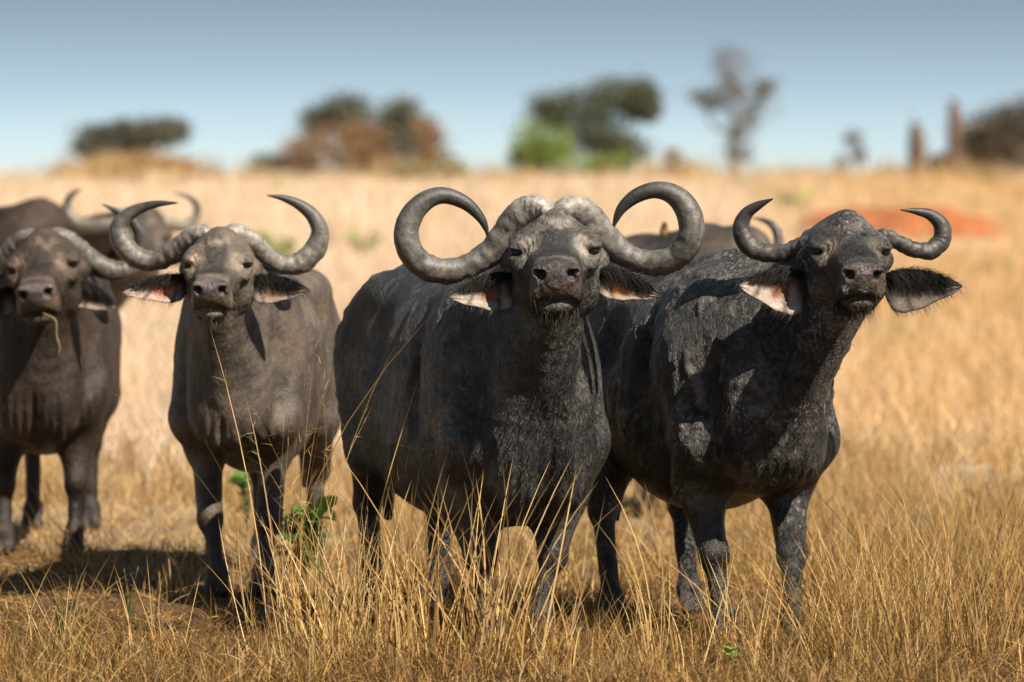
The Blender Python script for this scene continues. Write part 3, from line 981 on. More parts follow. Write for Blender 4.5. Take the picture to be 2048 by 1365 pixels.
    def hair(s, name, n, weight, flow, length, width, bend=(0, 0, -.35), tint=1.4, rnd=.25, lift=.4):
        fc = s.V[s.Q].mean(1)
        ar = np.linalg.norm(np.cross(s.V[s.Q[:, 2]] - s.V[s.Q[:, 0]], s.V[s.Q[:, 3]] - s.V[s.Q[:, 1]]), axis=1)
        w = ar * weight(fc, s.to_head(fc), s.to_body(fc))
        w = w / w.sum()
        rs = s.rs
        k = rs.choice(len(fc), n, p=w)
        bw = rs.dirichlet((1, 1, 1, 1), n)
        base = (s.V[s.Q[k]] * bw[:, :, None]).sum(1)
        nr = s.N[s.Q[k, 0]]
        base = base - nr * .002
        fl = np.asarray(flow(base)) if callable(flow) else np.tile(np.asarray(flow, float), (n, 1))
        fl = fl - nr * (fl * nr).sum(1)[:, None] * .8
        d = unit(unit(fl) + nr * lift + rs.normal(size=(n, 3)) * rnd)
        ln = rs.uniform(.6, 1.25, n) * length
        col = s.C[s.Q[k, 0], :3] * tint * rs.uniform(.5, 1.6, (n, 1))
        g = ribbons(base, d, np.tile(np.array(bend, float), (n, 1)) + rs.normal(size=(n, 3)) * .12, ln, rs.uniform(.7, 1.3, n) * width, 2, np.clip(col, .008, .5), rs)
        add_obj(name, make_mesh(name, g[0] - s.base, g[1], g[2], g[3]), M_hair, s.root)

    def coat(s, n, length=.028, tint=1.3):
        back = -s.f * .5 + np.array([0, 0, -.8])
        s.hair('coat', n, lambda c, h, b: (c[:, 2] > s.gz + .12) * (1 - .7 * (np.linalg.norm(h - np.array([0, .3, 0]), axis=1) < .33)) * ((h[:, 1] > .09) | (np.linalg.norm(h, axis=1) > .4)), back, length, .0024, tint=tint, lift=.30)
    def beard(s, n, length=.055, tint=1.2):
        w = lambda c, h, b: np.exp(-(((h[:, 0]) / .07) ** 2 + ((h[:, 1] - .17) / .10) ** 2 + ((h[:, 2] + .14) / .045) ** 2))
        s.hair('beard', n, w, (0, -.2, -1), length, .0026, tint=tint, lift=.35, rnd=.2)
    def ruff(s, n, length=.06, tint=1.6):
        w = lambda c, h, b: np.exp(-((b[:, 0] / .17) ** 2 + ((b[:, 2] - .88) / .22) ** 2)) * sstep(.2, .4, b[:, 1])
        s.hair('chest_hair', n, w, (0, 0, -1), length, .0032, bend=(0, 0, -.25), tint=tint, lift=.45, rnd=.45)

def zpx(pts, ox, oy, sc, depth):
    """points read from an enlarged crop -> photograph pixels with depth offsets"""
    out = []
    n = len(pts)
    for i, (x, y, w) in enumerate(pts):
        out.append((ox + x / sc, oy + y / sc, w / sc, depth(i / (n - 1))))
    return out

hd_bull = lambda t: .0 + .16 * math.sin(min(t / .55, 1) * math.pi) * .6 + .10 * t
hd_cow = lambda t: .03 + .10 * math.sin(t * math.pi) + .08 * t

M_hideA = hide_material('muddy_black_hide', 0.6, (.17, .16, .15), .60, .38, .65, 1.15, .45)
M_hideB = hide_material('grey_brown_hide', 0.15, (.18, .15, .122), .6, .52, .45, .8, .12)
M_hideC = hide_material('brown_hide', 0.12, (.13, .085, .058), .4, .56, .4, .8)
M_hideD = hide_material('wet_mud_hide', 0.9, (.19, .172, .155), .65, .36, .68, 1.15, .85)

# ---- the big bull in the middle
Yb = 19.5
bull = Buffalo('large dark bull with a heavy boss and horns curled into full rings', (0.01, 20.10), (-0.43, 21.33),
               P(1110, 503, Yb), 0, 6, 1.5, head=1.0, feet={'fr': (-.085, 19.92), 'fl': (.11, 19.97)}, hide=(.0165, .017, .018), mat=M_hideA,
               hf=.0058, hc=.0118, seed=11, width=.90, brisket=.92, mudamt=.9, mudbias=.1, bossk=1.25, pale=(.36, .33, .30))
bull.horn(zpx([(1030, 262, 84), (1005, 244, 136), (958, 238, 168), (880, 276, 186), (800, 350, 172), (722, 440, 160), (640, 503, 150), (530, 558, 142), (410, 577, 148), (300, 540, 150), (225, 455, 148), (207, 350, 145),
               (250, 240, 128), (335, 165, 108), (430, 147, 94), (540, 188, 80), (620, 262, 58), (658, 330, 34), (668, 382, 8)], 740, 340, 2.844, hd_bull), Yb + .045)
bull.horn(zpx([(1064, 262, 84), (1090, 244, 136), (1138, 238, 168), (1210, 276, 184), (1300, 360, 166), (1392, 440, 152), (1500, 508, 142), (1620, 528, 146), (1735, 498, 150), (1808, 420, 150), (1830, 320, 150),
               (1795, 210, 142), (1720, 138, 118), (1620, 115, 96), (1515, 148, 84), (1435, 215, 62), (1398, 285, 34), (1384, 332, 8)], 740, 340, 2.844, hd_bull), Yb + .045)
bull.ear(P(1026, 556, Yb + .07), P(897, 602, Yb + .02), .05, .115, inner=(.34, .29, .25), patch=(.26, .12, .06), fringe=420)
bull.ear(P(1194, 548, Yb + .07), P(1320, 600, Yb + .04), .055, .075, inner=(.34, .27, .2), patch=(.5, .2, .05), fringe=520)
bull.coat(9000, .014, 1.0)
bull.beard(900, .06)
bull.ruff(1300, .035, .8)

# ---- the younger one on the right
Yr = 19.62
right = Buffalo('black mud caked buffalo with wide open drooping ears and thin upturned horns', (.94, 20.22), (.55, 21.3),
                P(1700, 503, Yr), 5, 8, -1, head=.90, feet={'fr': (.845, 19.93), 'fl': (1.12, 19.86), 'hr': (.42, 20.75), 'hl': (.76, 21.2)}, hide=(.0145, .014, .0145), mat=M_hideD,
                hf=.0064, hc=.0128, seed=23, width=.90, height=1.0, belly=-.09, lift=.11, leg=.94, mudamt=1.2, mudbias=.30, mudcol=(.17, .155, .138), pale=(.13, .10, .08))
right.horn(zpx([(745, 335, 60), (690, 372, 88), (600, 420, 98), (470, 436, 110), (355, 395, 120), (303, 295, 105), (332, 205, 78), (405, 152, 52), (492, 112, 8)], 1380, 360, 2.967, hd_cow), Yr + .10, base_col=(.075, .068, .060), depth=1.2)
right.horn(zpx([(1135, 315, 60), (1190, 345, 88), (1300, 402, 92), (1420, 422, 105), (1493, 360, 112), (1492, 272, 98), (1432, 212, 70), (1350, 188, 44), (1250, 178, 8)], 1380, 360, 2.967, hd_cow), Yr + .10, base_col=(.065, .06, .054), depth=1.2)
right.ear(P(1612, 556, Yr + .06), P(1474, 578, Yr + .02), .055, .145, inner=(.36, .30, .26), patch=(.24, .11, .06), fringe=420)
right.ear(P(1768, 560, Yr + .06), P(1924, 580, Yr + .04), .06, .125, inner=(.16, .13, .105), patch=(.09, .07, .055), fringe=620, flen=.09)  # inner tones darkened: the horn's shadow is put into this ear's colour
right.coat(8000, .013, 1.0)
right.beard(600, .05)
right.ruff(700, .03, .8)

# ---- the pale faced cow, second from the main group
Yc = 21.72
cow = Buffalo('pale faced grey brown buffalo with wide smooth crescent horns', (-1.215, 22.3), (-1.07, 23.6),
              P(436, 529, Yc), -3, 12, 0, head=.86, feet={'fr': (-1.30, 22.05), 'fl': (-1.10, 22.15)}, hide=(.066, .052, .042), mat=M_hideB,
              hf=.0075, hc=.0135, seed=37, width=.74, height=.97, belly=-.15, lift=.17, leg=.88, bossk=.6, mudamt=.35, mudcol=(.16, .135, .11), pale=(.34, .28, .215))
cow.horn(zpx([(1205, 375, 90), (1140, 368, 130), (1060, 420, 138), (970, 480, 128), (880, 518, 112), (780, 500, 126), (700, 425, 122), (678, 330, 104), (728, 257, 82), (820, 212, 56), (910, 192, 36), (1012, 188, 8)], 0, 340, 2.844, hd_cow), Yc + .12, base_col=(.17, .152, .13), depth=1.4)
cow.horn(zpx([(1275, 375, 90), (1340, 368, 130), (1430, 420, 138), (1510, 490, 128), (1605, 540, 112), (1705, 530, 128), (1790, 455, 126), (1820, 355, 104), (1782, 265, 84), (1705, 200, 62), (1615, 162, 38), (1522, 145, 8)], 0, 340, 2.844, hd_cow), Yc + .12, base_col=(.17, .152, .13), depth=1.4)
cow.ear(P(376, 560, Yc + .06), P(243, 592, Yc + .02), .05, .085, inner=(.42, .30, .25), patch=(.40, .12, .07), fringe=300)
cow.ear(P(500, 562, Yc + .06), P(622, 588, Yc + .02), .05, .09, inner=(.30, .22, .17), patch=(.16, .09, .06), fringe=300)
cow.coat(4000, .015, 1.0)
cow.beard(400, .04)

# ---- the brown one at the frame's edge
Yl = 23.98
left = Buffalo('dark brown buffalo chewing a straw beside the pale faced buffalo', (-2.31, 24.5), (-2.34, 25.85),
               P(86, 534, Yl), -1, 12, 6, head=1.0, feet={'fr': (-2.48, 24.3), 'fl': (-2.14, 24.35)}, hide=(.029, .0195, .015), mat=M_hideC,
               hf=.009, hc=.015, seed=41, width=.86, height=.97, belly=-.06, lift=.05, leg=.92, mudamt=.2, pale=(.20, .15, .11))
left.horn(zpx([(265, 400, 100), (320, 390, 130), (395, 420, 130), (470, 480, 128), (560, 548, 126), (665, 578, 118), (750, 550, 106), (795, 470, 92), (800, 380, 78), (760, 300, 60), (690, 248, 44), (584, 196, 8)], 0, 340, 2.844, hd_cow), Yl + .12, base_col=(.115, .10, .085), depth=1.4)
left.horn(zpx([(225, 405, 100), (165, 400, 130), (90, 440, 130), (20, 515, 128), (-70, 590, 126), (-175, 625, 118), (-260, 600, 106), (-310, 520, 92), (-315, 430, 78), (-275, 340, 60), (-205, 285, 44), (-100, 230, 8)], 0, 340, 2.844, hd_cow), Yl + .12, base_col=(.115, .10, .085), depth=1.4)
left.ear(P(142, 566, Yl + .06), P(238, 622, Yl + .02), .05, .09, inner=(.26, .19, .15), patch=(.05, .035, .028), fringe=300)
left.ear(P(28, 580, Yl + .06), P(-66, 640, Yl + .02), .05, .09, inner=(.26, .19, .15), patch=(.05, .035, .028), fringe=200)
left.coat(3000, .015, 1.0)

# ---- behind the left pair
Y0 = 33.0
far = Buffalo('brown buffalo half hidden behind the straw chewing one, its dark back humped', (-3.12, 33.85), (-4.2, 34.5),
              P(290, 474, Y0), 6, 30, 0, head=.92, hide=(.04, .028, .022), mat=M_hideC, hf=.012, hc=.02, seed=53, width=.95, height=.98, hump=.09, detail=False)
far.horn(zpx([(760, 300, 80), (660, 312, 82), (560, 318, 84), (455, 308, 78), (390, 245, 64), (385, 180, 46), (420, 132, 26), (468, 108, 6)], 0, 340, 2.844, hd_cow), Y0 + .1, base_col=(.20, .18, .155), depth=1.2)
far.horn(zpx([(880, 290, 70), (960, 305, 66), (1040, 322, 60), (1105, 280, 54), (1122, 210, 42), (1075, 155, 26), (988, 128, 6)], 0, 340, 2.844, hd_cow), Y0 + .1, base_col=(.20, .18, .155), depth=1.2)
far.ear(P(250, 500, Y0 + .08), P(205, 530, Y0 + .1), .05, .09, inner=(.2, .15, .12), fringe=120)
far.ear(P(330, 500, Y0 + .08), P(375, 530, Y0 + .1), .05, .09, inner=(.2, .15, .12), fringe=120)
far.coat(3500, .05)

# ---- grazing behind the bull
Yg = 26.7
graze = Buffalo('buffalo with lowered head standing between bull and mud caked buffalo, bird on its back', (1.10, 26.9), (.66, 27.9),
                P(1512, 534, Yg), 20, 40, 0, head=.80, hide=(.05, .042, .038), mat=M_hideC, hf=.012, hc=.018, seed=61, width=.92, height=1.0, detail=False)
graze.horn(zpx([(480, 440, 60), (520, 395, 62), (522, 330, 58), (498, 278, 48), (450, 245, 32), (368, 224, 6)], 1380, 360, 2.967, lambda t: .02 + .05 * t), Yg + .1, base_col=(.09, .08, .07), depth=1.0)
graze.horn(zpx([(410, 440, 60), (340, 400, 60), (318, 340, 54), (325, 280, 44), (345, 240, 28), (362, 215, 6)], 1380, 360, 2.967, lambda t: .02 + .05 * t), Yg + .1, base_col=(.09, .08, .07), depth=1.0)
graze.ear(P(1478, 545, Yg + .1), P(1440, 560, Yg + .12), .05, .08, fringe=100)
graze.ear(P(1540, 545, Yg + .1), P(1580, 560, Yg + .12), .05, .08, fringe=100)
graze.coat(3500, .04)

# ------------------------------------------------------------------ the little bird
def build_bird():
    base = P(1328, 468, 27.15)
    # stand it on the back
    b = graze.V - base
    near = (np.abs(b[:, 0]) < .05) & (np.abs(b[:, 1]) < .08)
    if near.any(): base[2] = graze.V[near, 2].max() - .004
    root = empty('bird', base)
    root.scale = (.72, .72, .72)
    tag(root, 'small brown oxpecker with yellow and red bill perched on a buffalo back', 'bird')
    F = Field()
    F.ellipsoid((0, 0, .065), (.026, .030, .048), k=.02)
    F.ellipsoid((.006, -.012, .118), (.019, .022, .02), k=.02)
    F.cone((-.012, .02, .045), (-.045, .06, -.01), .014, .007, k=.02)
    V, Q = polygonize(F, (-1, -1, -1), (1, 1, 1), .005, .005)
    C = np.tile(np.array([.17, .105, .055]), (len(V), 1))
    C[V[:, 2] < .06] = (.32, .23, .12)
    add_obj('body', make_mesh('bird_body', V, Q, None, C), M_feather, root)
    v, q, t = tube([(.01, -.022, .122), (.02, -.038, .12), (.03, -.052, .116)], [.013, .011, .003], 8)
    cb = np.tile(np.array([.75, .42, .02]), (len(v), 1)); cb[v[:, 0] > .026] = (.6, .06, .02)
    add_obj('bill', make_mesh('bill', v, q, t, cb), M_feather, root)
    for sd in (-1, 1):
        v, q, t = tube([(sd * .012, 0, .03), (sd * .014, -.004, .012), (sd * .016, -.012, -.004)], [.004, .003, .003], 6)
        add_obj('leg', make_mesh('leg', v, q, t, np.tile(np.array([.05, .04, .035]), (len(v), 1))), M_feather, root)
        v, q, t = tube([(sd * .02, -.01, .09), (sd * .027, .01, .065), (sd * .018, .035, .03)], [(.006, .016), (.006, .022), (.003, .006)], 8)
        add_obj('wing', make_mesh('wing', v, q, t, np.tile(np.array([.12, .075, .04]), (len(v), 1))), M_feather, root)
build_bird()

# ------------------------------------------------------------------ grass
STRAW = np.array([[.58, .395, .165], [.66, .475, .23], [.47, .295, .115], [.74, .565, .33], [.33, .20, .078], [.20, .125, .055]])
def straw_cols(n, rs, w=None):
    c = STRAW[rs.choice(len(STRAW), n, p=w)]
    return np.clip(c * rs.uniform(.75, 1.15, (n, 1)), 0, .9)

def blades(x, y, h, w, lean, rs, nseg=3, cols=None, bendamt=.35):
    n = len(x)
    base = np.stack([x, y, ground_z(x, y) - .01], 1)
    a = rs.uniform(0, 2 * math.pi, n)
    ln = np.abs(rs.normal(size=n)) * lean
    d = unit(np.stack([np.cos(a) * ln, np.sin(a) * ln, np.ones(n)], 1))
    a2 = a + rs.normal(size=n) * .8
    bd = np.stack([np.cos(a2), np.sin(a2), -np.ones(n) * .5], 1) * (np.abs(rs.normal(size=n)) * bendamt)[:, None]
    return ribbons(base, d, bd, h, w, nseg, straw_cols(n, rs) if cols is None else cols, rs, taper=.7, tipw=.15)

rs = np.random.default_rng(101)
def field_density(x, y):
    """trampled and thin on the left by the herd, thick on the right"""
    p = np.stack([x, y, np.zeros_like(x)], 1)
    n = fbm(p, 1.1, 3, 77)
    left_bare = (1 - sstep(-.75, -.2, x)) * sstep(19.2, 20.0, y) * (1 - sstep(24.5, 27, y))
    return np.clip(.42 + 1.1 * n, .03, 1) * (1 - .8 * left_bare)

def scatter(n, x0, x1, y0, y1, dens=None):
    k = n * 3
    y = rs.uniform(y0, y1, k); x = rs.uniform(x0, x1, k)
    if dens is not None:
        m = rs.random(k) < dens(x, y)
        x, y = x[m], y[m]
    return x[:n], y[:n]

geo = []
# litter and short turf close by: broken bits of many tones over dark soil
LIT = np.array([[.52, .34, .14], [.62, .44, .20], [.36, .21, .085], [.22, .125, .05], [.12, .075, .035], [.30, .25, .19], [.07, .05, .03]])
def litter(n, x0, x1, y0, y1, l0, l1, w0, w1, p, lean=1.6):
    x, y = scatter(n, x0, x1, y0, y1, lambda x, y: np.clip(.55 + .75 * fbm(np.stack([x, y, x * 0], 1), 2.2, 3, 55), .06, 1))
    m = len(x)
    return blades(x, y, rs.uniform(l0, l1, m) * rs.uniform(.5, 1.3, m), rs.uniform(w0, w1, m), lean, rs, 3, cols=LIT[rs.choice(7, m, p=p)] * rs.uniform(.7, 1.2, (m, 1)), bendamt=.7)
PL = [.17, .10, .20, .19, .16, .06, .12]
geo.append(litter(20000, -3.0, 3.0, 17.6, 20.6, .03, .11, .003, .0065, PL))
geo.append(litter(9000, -3.0, 3.0, 17.8, 20.0, .08, .22, .003, .006, PL, .8))
geo.append(litter(16000, -3.6, 3.6, 20.6, 24.5, .04, .12, .004, .008, PL))
x, y = scatter(18000, -4.0, 4.2, 24.0, 30)
geo.append(blades(x, y, rs.uniform(.04, .14, len(x)), rs.uniform(.004, .008, len(x)), 1.2, rs, 2, cols=straw_cols(len(x), rs, [.25, .2, .2, .15, .13, .07]) * .9, bendamt=.6))
# clumped straw, near
def clumps(nc, x0, x1, y0, y1, per, hlo, hhi, w, lean, sp, dens=field_density, cw=None, nseg=3, tone=.82):
    cx, cy = scatter(nc, x0, x1, y0, y1, dens)
    k = rs.poisson(per, len(cx)) + 3
    X = np.repeat(cx, k) + rs.normal(size=k.sum()) * sp
    Yy = np.repeat(cy, k) + rs.normal(size=k.sum()) * sp
    hh = np.repeat(rs.uniform(hlo, hhi, len(cx)), k) * rs.uniform(.35, 1.1, k.sum())
    ww = rs.uniform(.7, 1.3, k.sum()) * w
    return blades(X, Yy, hh, ww, lean, rs, nseg, cols=straw_cols(len(X), rs, cw) * tone, bendamt=.3)
geo.append(clumps(620, -3.0, 3.2, 17.8, 19.4, 12, .07, .26, .0052, .42, .04, cw=[.22, .16, .18, .10, .18, .16], tone=.9))
geo.append(clumps(380, -1.0, 1.4, 19.3, 22.0, 12, .05, .20, .0048, .4, .05, cw=[.14, .10, .24, .07, .24, .21]))
geo.append(clumps(270, 1.2, 3.6, 18.4, 24.0, 15, .14, .52, .0066, .36, .06, cw=[.2, .18, .16, .14, .16, .16], tone=.86))
geo.append(clumps(260, -2.6, 3.4, 17.9, 21.5, 9, .10, .34, .005, .7, .06, cw=[.05, .05, .1, 0, .3, .5], tone=np.array([.75, .78, .72])))
geo.append(clumps(90, -2.6, 3.4, 18.0, 21.5, 7, .06, .24, .006, .7, .05, cw=[0, 0, .3, 0, .5, .2], tone=np.array([.62, 1.15, .7])))
geo.append(clumps(1400, -4.2, 4.4, 22.0, 32.0, 16, .15, .42, .007, .35, .06, cw=[.28, .25, .15, .22, .07, .03]))
V, Q, T, C = join_geo(geo)
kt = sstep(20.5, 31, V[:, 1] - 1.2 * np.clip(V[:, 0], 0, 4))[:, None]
C = C * (np.array([.90, .82, .68]) * (1 - kt) + np.array([1.10, 1.08, 1.12]) * kt)  # nearer blades browner, with lens falloff and gap shade put into their colour
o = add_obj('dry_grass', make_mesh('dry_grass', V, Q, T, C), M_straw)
tag(o, 'dry golden grass and straw litter round the herd', 'grass', kind='stuff')

geo = []
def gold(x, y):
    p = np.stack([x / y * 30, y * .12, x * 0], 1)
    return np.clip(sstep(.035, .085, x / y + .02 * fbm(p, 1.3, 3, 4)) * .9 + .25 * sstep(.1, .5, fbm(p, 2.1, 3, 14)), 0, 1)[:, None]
def wide(y): return y * .115 + 2.0
for y0, y1, n, h0, h1, w in ((30, 48, 30000, .2, .55, .011), (48, 80, 30000, .25, .6, .018), (80, 140, 26000, .3, .7, .03), (140, 262, 24000, .3, .8, .055)):
    y = rs.uniform(y0, y1, n); x = rs.uniform(-1, 1, n) * wide(y)
    p = np.stack([x / (y0 / 30), y / (y0 / 30), x * 0], 1)
    keep = rs.random(n) < np.clip(.65 + .7 * fbm(p, .5, 3, 9), .15, 1)
    keep &= ~((np.abs(x - 7.97) < 1.9 + .3 * rs.normal(size=n)) & (y > 90 + 3 * rs.normal(size=n)) & (rs.random(n) < .8) & (y < 105.5))
    x, y = x[keep], y[keep]
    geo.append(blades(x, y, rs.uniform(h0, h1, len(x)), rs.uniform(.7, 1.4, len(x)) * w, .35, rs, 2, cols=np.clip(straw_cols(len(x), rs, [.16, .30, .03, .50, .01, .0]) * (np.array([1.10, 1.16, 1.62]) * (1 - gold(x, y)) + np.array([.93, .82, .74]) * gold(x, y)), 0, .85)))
V, Q, T, C = join_geo(geo)
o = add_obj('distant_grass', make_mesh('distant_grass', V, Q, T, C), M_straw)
tag(o, 'pale tall dry grass on the slope behind the herd', 'grass', kind='stuff')

# a ragged skyline: taller dry stands on the ridge
rg = []
for k in range(60):
    yy = rs.uniform(226, 250); uu = rs.uniform(-60, 2110)
    xx = (uu - 1024) * yy / FPX
    m = int(rs.integers(30, 110)); w0 = rs.uniform(.3, 1.6); hk = rs.uniform(.6, 1.2) if rs.random() < .65 else rs.uniform(1.2, 2.0)
    X = xx + rs.normal(size=m) * w0; Yy = yy + rs.normal(size=m) * .6
    rg.append(blades(X, Yy, rs.uniform(.4, 1.0, m) * hk, rs.uniform(.05, .09, m), .3, rs, 2, cols=straw_cols(m, rs, [.25, .2, .3, .15, .1, 0]) * rs.uniform(.7, 1.0)))
for k in range(90):
    yy = rs.uniform(45, 225); uu = rs.uniform(-60, 2110); xx = (uu - 1024) * yy / FPX
    m = int(rs.integers(14, 50)); kk = yy / 220
    cc = np.array([[.34, .27, .11], [.40, .28, .12], [.30, .20, .09], [.30, .30, .10]])[rs.integers(4)]
    rg.append(blades(xx + rs.normal(size=m) * rs.uniform(.3, .9) * (.3 + kk), yy + rs.normal(size=m) * .8, rs.uniform(.3, .7, m) * rs.uniform(.6, 1.2), rs.uniform(.02, .07, m) * (.3 + kk), .5, rs, 2, cols=cc * rs.uniform(.7, 1.2, (m, 1))))
V, Q, T, C = join_geo(rg)
o = add_obj('ridge_grass', make_mesh('ridge_grass', V, Q, T, C), M_straw)
tag(o, 'ragged darker grass stands on the slope and along the ridge line', 'grass', kind='stuff')

# tall tufts that stand out singly
def tuft(u, v, Y, n, h, spread, lean, label, width=.005, seeds=False, dirx=0.0, cw=None):
    c = P(u, v, Y)
    gz = float(ground_z(c[0], Y))
    r2 = np.random.default_rng(int(u * 7 + v))
    base = np.stack([r2.normal(size=n) * spread, r2.normal(size=n) * spread, np.full(n, -.01)], 1)
    d = unit(np.stack([r2.normal(size=n) * lean + dirx + base[:, 0] * 1.2, r2.normal(size=n) * lean, np.ones(n)], 1))
    ln = h * r2.uniform(.45, 1.05, n)
    bd = r2.normal(size=(n, 3)) * np.array([.20, .20, .03]) + (r2.random(n) < .16)[:, None] * np.array([.25, 0, -.45]) * r2.choice([-1, 1], n)[:, None] * np.array([1, 1, 0]) + (r2.random(n) < .12)[:, None] * np.array([0, 0, -.5])
    cols = straw_cols(n, r2, cw if cw is not None else [.25, .28, .15, .22, .07, .03]) * np.array([1.0, .94, .80])
    parts = [ribbons(base, d, bd, ln, r2.uniform(.7, 1.3, n) * width, 6, cols, r2, taper=.6, tipw=.2)]
    if seeds:
        # thin side twigs of the seed heads
        m = n * 5
        k = r2.integers(0, n, m); t = r2.uniform(.6, 1.0, m)[:, None]
        bb = base[k] + ln[k][:, None] * (d[k] * t + bd[k] * t * t)
        dd = unit(d[k] * .7 + r2.normal(size=(m, 3)) * .6)
        parts.append(ribbons(bb, dd, r2.normal(size=(m, 3)) * .3 - np.array([0, 0, .2]), r2.uniform(.02, .09, m), np.full(m, .002), 2, cols[k], r2))
    V, Q, T, C = join_geo(parts)
    o = add_obj('grass_tuft', make_mesh('grass_tuft', V, Q, T, C), M_straw, loc=(c[0], Y, gz))
    tag(o, label, 'grass tuft', 'tall grass tufts')
PALE = [.1, .35, .05, .5, 0, 0]
DULL = [.2, .1, .35, .05, .2, .1]
tuft(556, 1300, 19.75, 12, 1.38, .04, .045, 'few very tall thin pale grass stalks before the pale faced buffalo', .006, True, -.03, PALE)
tuft(632, 1300, 19.7, 22, 1.18, .07, .05, 'bunch of thin pale grass stalks with seed twigs beside the bull flank', .0056, True, -.02, PALE)
tuft(640, 1290, 19.6, 190, .58, .13, .16, 'dense golden grass tuft under the thin pale stalks', .0052)
tuft(690, 1355, 18.95, 60, .5, .12, .22, 'low spreading golden grass tuft before the hind legs of the bull', .0055)
tuft(780, 1330, 19.2, 80, .78, .13, .14, 'tall golden grass tuft below the flank of the bull', .0075, False, -.03)
tuft(880, 1345, 19.05, 80, .80, .14, .15, 'tall golden grass tuft before the bull foreleg on its flank side', .008, False, .03)
tuft(985, 1340, 19.0, 60, .84, .10, .12, 'tallest golden grass stalks rising between the front legs of the bull', .008, False, .02)
tuft(1100, 1345, 19.1, 80, .5, .13, .22, 'short golden grass tuft between the front hooves of bull and mud caked buffalo', .006)
tuft(1300, 1300, 19.6, 16, .72, .04, .10, 'thin upright grass tuft between bull and mud caked buffalo', .0065)
tuft(1480, 1320, 19.4, 60, .48, .09, .2, 'golden grass tuft between the front hooves of the mud caked buffalo', .005)
tuft(1640, 1325, 19.3, 110, .52, .10, .28, 'dull leaning grass tuft at the outer front hoof of the mud caked buffalo', .0048, False, -.1, DULL)
tuft(1840, 1290, 19.7, 50, .80, .12, .14, 'tallest upright grass tuft in the open grass beside the mud caked buffalo', .0048)
tuft(1960, 1330, 19.4, 90, .6, .12, .16, 'dull brown grass tuft before the tall brown stand', .0048, False, 0, DULL)
tuft(1770, 1345, 19.2, 80, .55, .10, .2, 'dull brown grass tuft between tallest upright tuft and mud caked buffalo', .0048, False, 0, DULL)
tuft(2020, 1290, 20.3, 110, .85, .18, .14, 'tall brown grass stand at the open side beside shorter dull tufts', .005, False, 0, DULL)
tuft(1925, 1280, 20.9, 80, .7, .16, .18, 'shaggy brown grass tuft behind the tallest upright tuft', .005, False, 0, DULL)
tuft(1720, 1290, 20.4, 90, .6, .08, .2, 'loose golden grass tuft behind the outer hoof of the mud caked buffalo', .005)
tuft(320, 1330, 19.3, 24, .42, .08, .2, 'thin low grass tuft on the trampled ground below the pale faced buffalo', .0042)
tuft(120, 1330, 19.5, 36, .42, .06, .2, 'thin low grass tuft on the trampled ground below the brown buffalo', .0042)
tuft(1335, 1345, 19.0, 50, .42, .08, .2, 'short grass tuft before the hind hooves of the mud caked buffalo', .0048)

# straw in the mouth of the brown one
a = left.Hd(.02, .03, -.095)
pts = catmull([a, P(110, 640, Yl - .42), P(113, 672, Yl - .42), P(119, 694, Yl - .42), P(116, 708, Yl - .42)], 6)
v, q, t = tube(pts - pts[0], np.interp(np.linspace(0, 1, len(pts)), [0, .6, 1], [.0032, .003, .0015]), 6)
o = add_obj('straw', make_mesh('straw', v, q, t, np.tile(np.array([.50, .38, .19]), (len(v), 1))), M_straw, loc=pts[0])
tag(o, 'bent yellow straw hanging from the mouth of the dark brown buffalo', 'straw')

# ------------------------------------------------------------------ small green plants
def weed(u, v, Y, w, h, nst, nlf, size, cols, label, group='green weeds', name='leafy_weed', stem_col=(.12, .13, .04)):
    c = P(u, v, Y)
    gz = float(ground_z(c[0], Y))
    r2 = np.random.default_rng(int(u + v * 3))
    root = empty(name, (c[0], Y, gz))
    tag(root, label, 'plant', group)
    tips = []
    parts = []
    for k in range(nst):
        a = r2.uniform(0, 6.28); rr = math.sqrt(r2.random()) * w / 2
        tip = np.array([math.cos(a) * rr, math.sin(a) * rr, h * r2.uniform(.55, 1.0)])
        pth = catmull([np.array([0, 0, -.01]), tip * np.array([.35, .35, .55]), tip], 5)
        vv, qq, tt = tube(pth, np.linspace(.006, .002, len(pth)) * max(1, h / .4), 5)
        parts.append((vv, qq, tt, np.tile(np.array(stem_col), (len(vv), 1))))
        tips.append(pth)
    g = join_geo(parts)
    add_obj('stem', make_mesh('stem', *g[:3], g[3]), M_leaf, root)
    parts = []
    V, T, C = [], [], []
    base = np.array([[0, 0, 0], [.40, .38, .08], [0, .5, -.03], [-.40, .38, .08], [.32, .80, .03], [-.32, .80, .03], [0, 1.0, -.10]])
    tri = np.array([[0, 1, 2], [0, 2, 3], [1, 4, 2], [2, 5, 3], [2, 4, 6], [2, 6, 5]])
    for k in range(nlf):
        pth = tips[r2.integers(len(tips))]
        p = pth[r2.integers(len(pth) // 3, len(pth))]
        d = unit(np.array([r2.normal(), r2.normal(), r2.uniform(-.3, .7)]))
        sd = unit(np.cross(d, (0, 0, 1))); up = np.cross(sd, d)
        sz = size * r2.uniform(.6, 1.25)
        n0 = len(V) * 7
        V.append(p + (base[:, :1] * sd + base[:, 1:2] * d + base[:, 2:] * up) * sz)
        T.append(tri + n0)
        cc = np.array(cols[r2.integers(len(cols))]) * r2.uniform(.7, 1.2)
        C.append(np.tile(cc, (7, 1)))
    add_obj('foliage', make_mesh('foliage', np.vstack(V), None, np.vstack(T), np.vstack(C)), M_leaf, root)
GREEN = [(.10, .22, .035), (.14, .28, .05), (.07, .16, .03)]
YGREEN = [(.25, .36, .08), (.32, .40, .12), (.2, .32, .06)]
weed(606, 1120, 22.75, .24, .40, 12, 80, .115, GREEN, 'round leafy green plant between the legs of pale faced buffalo and bull')
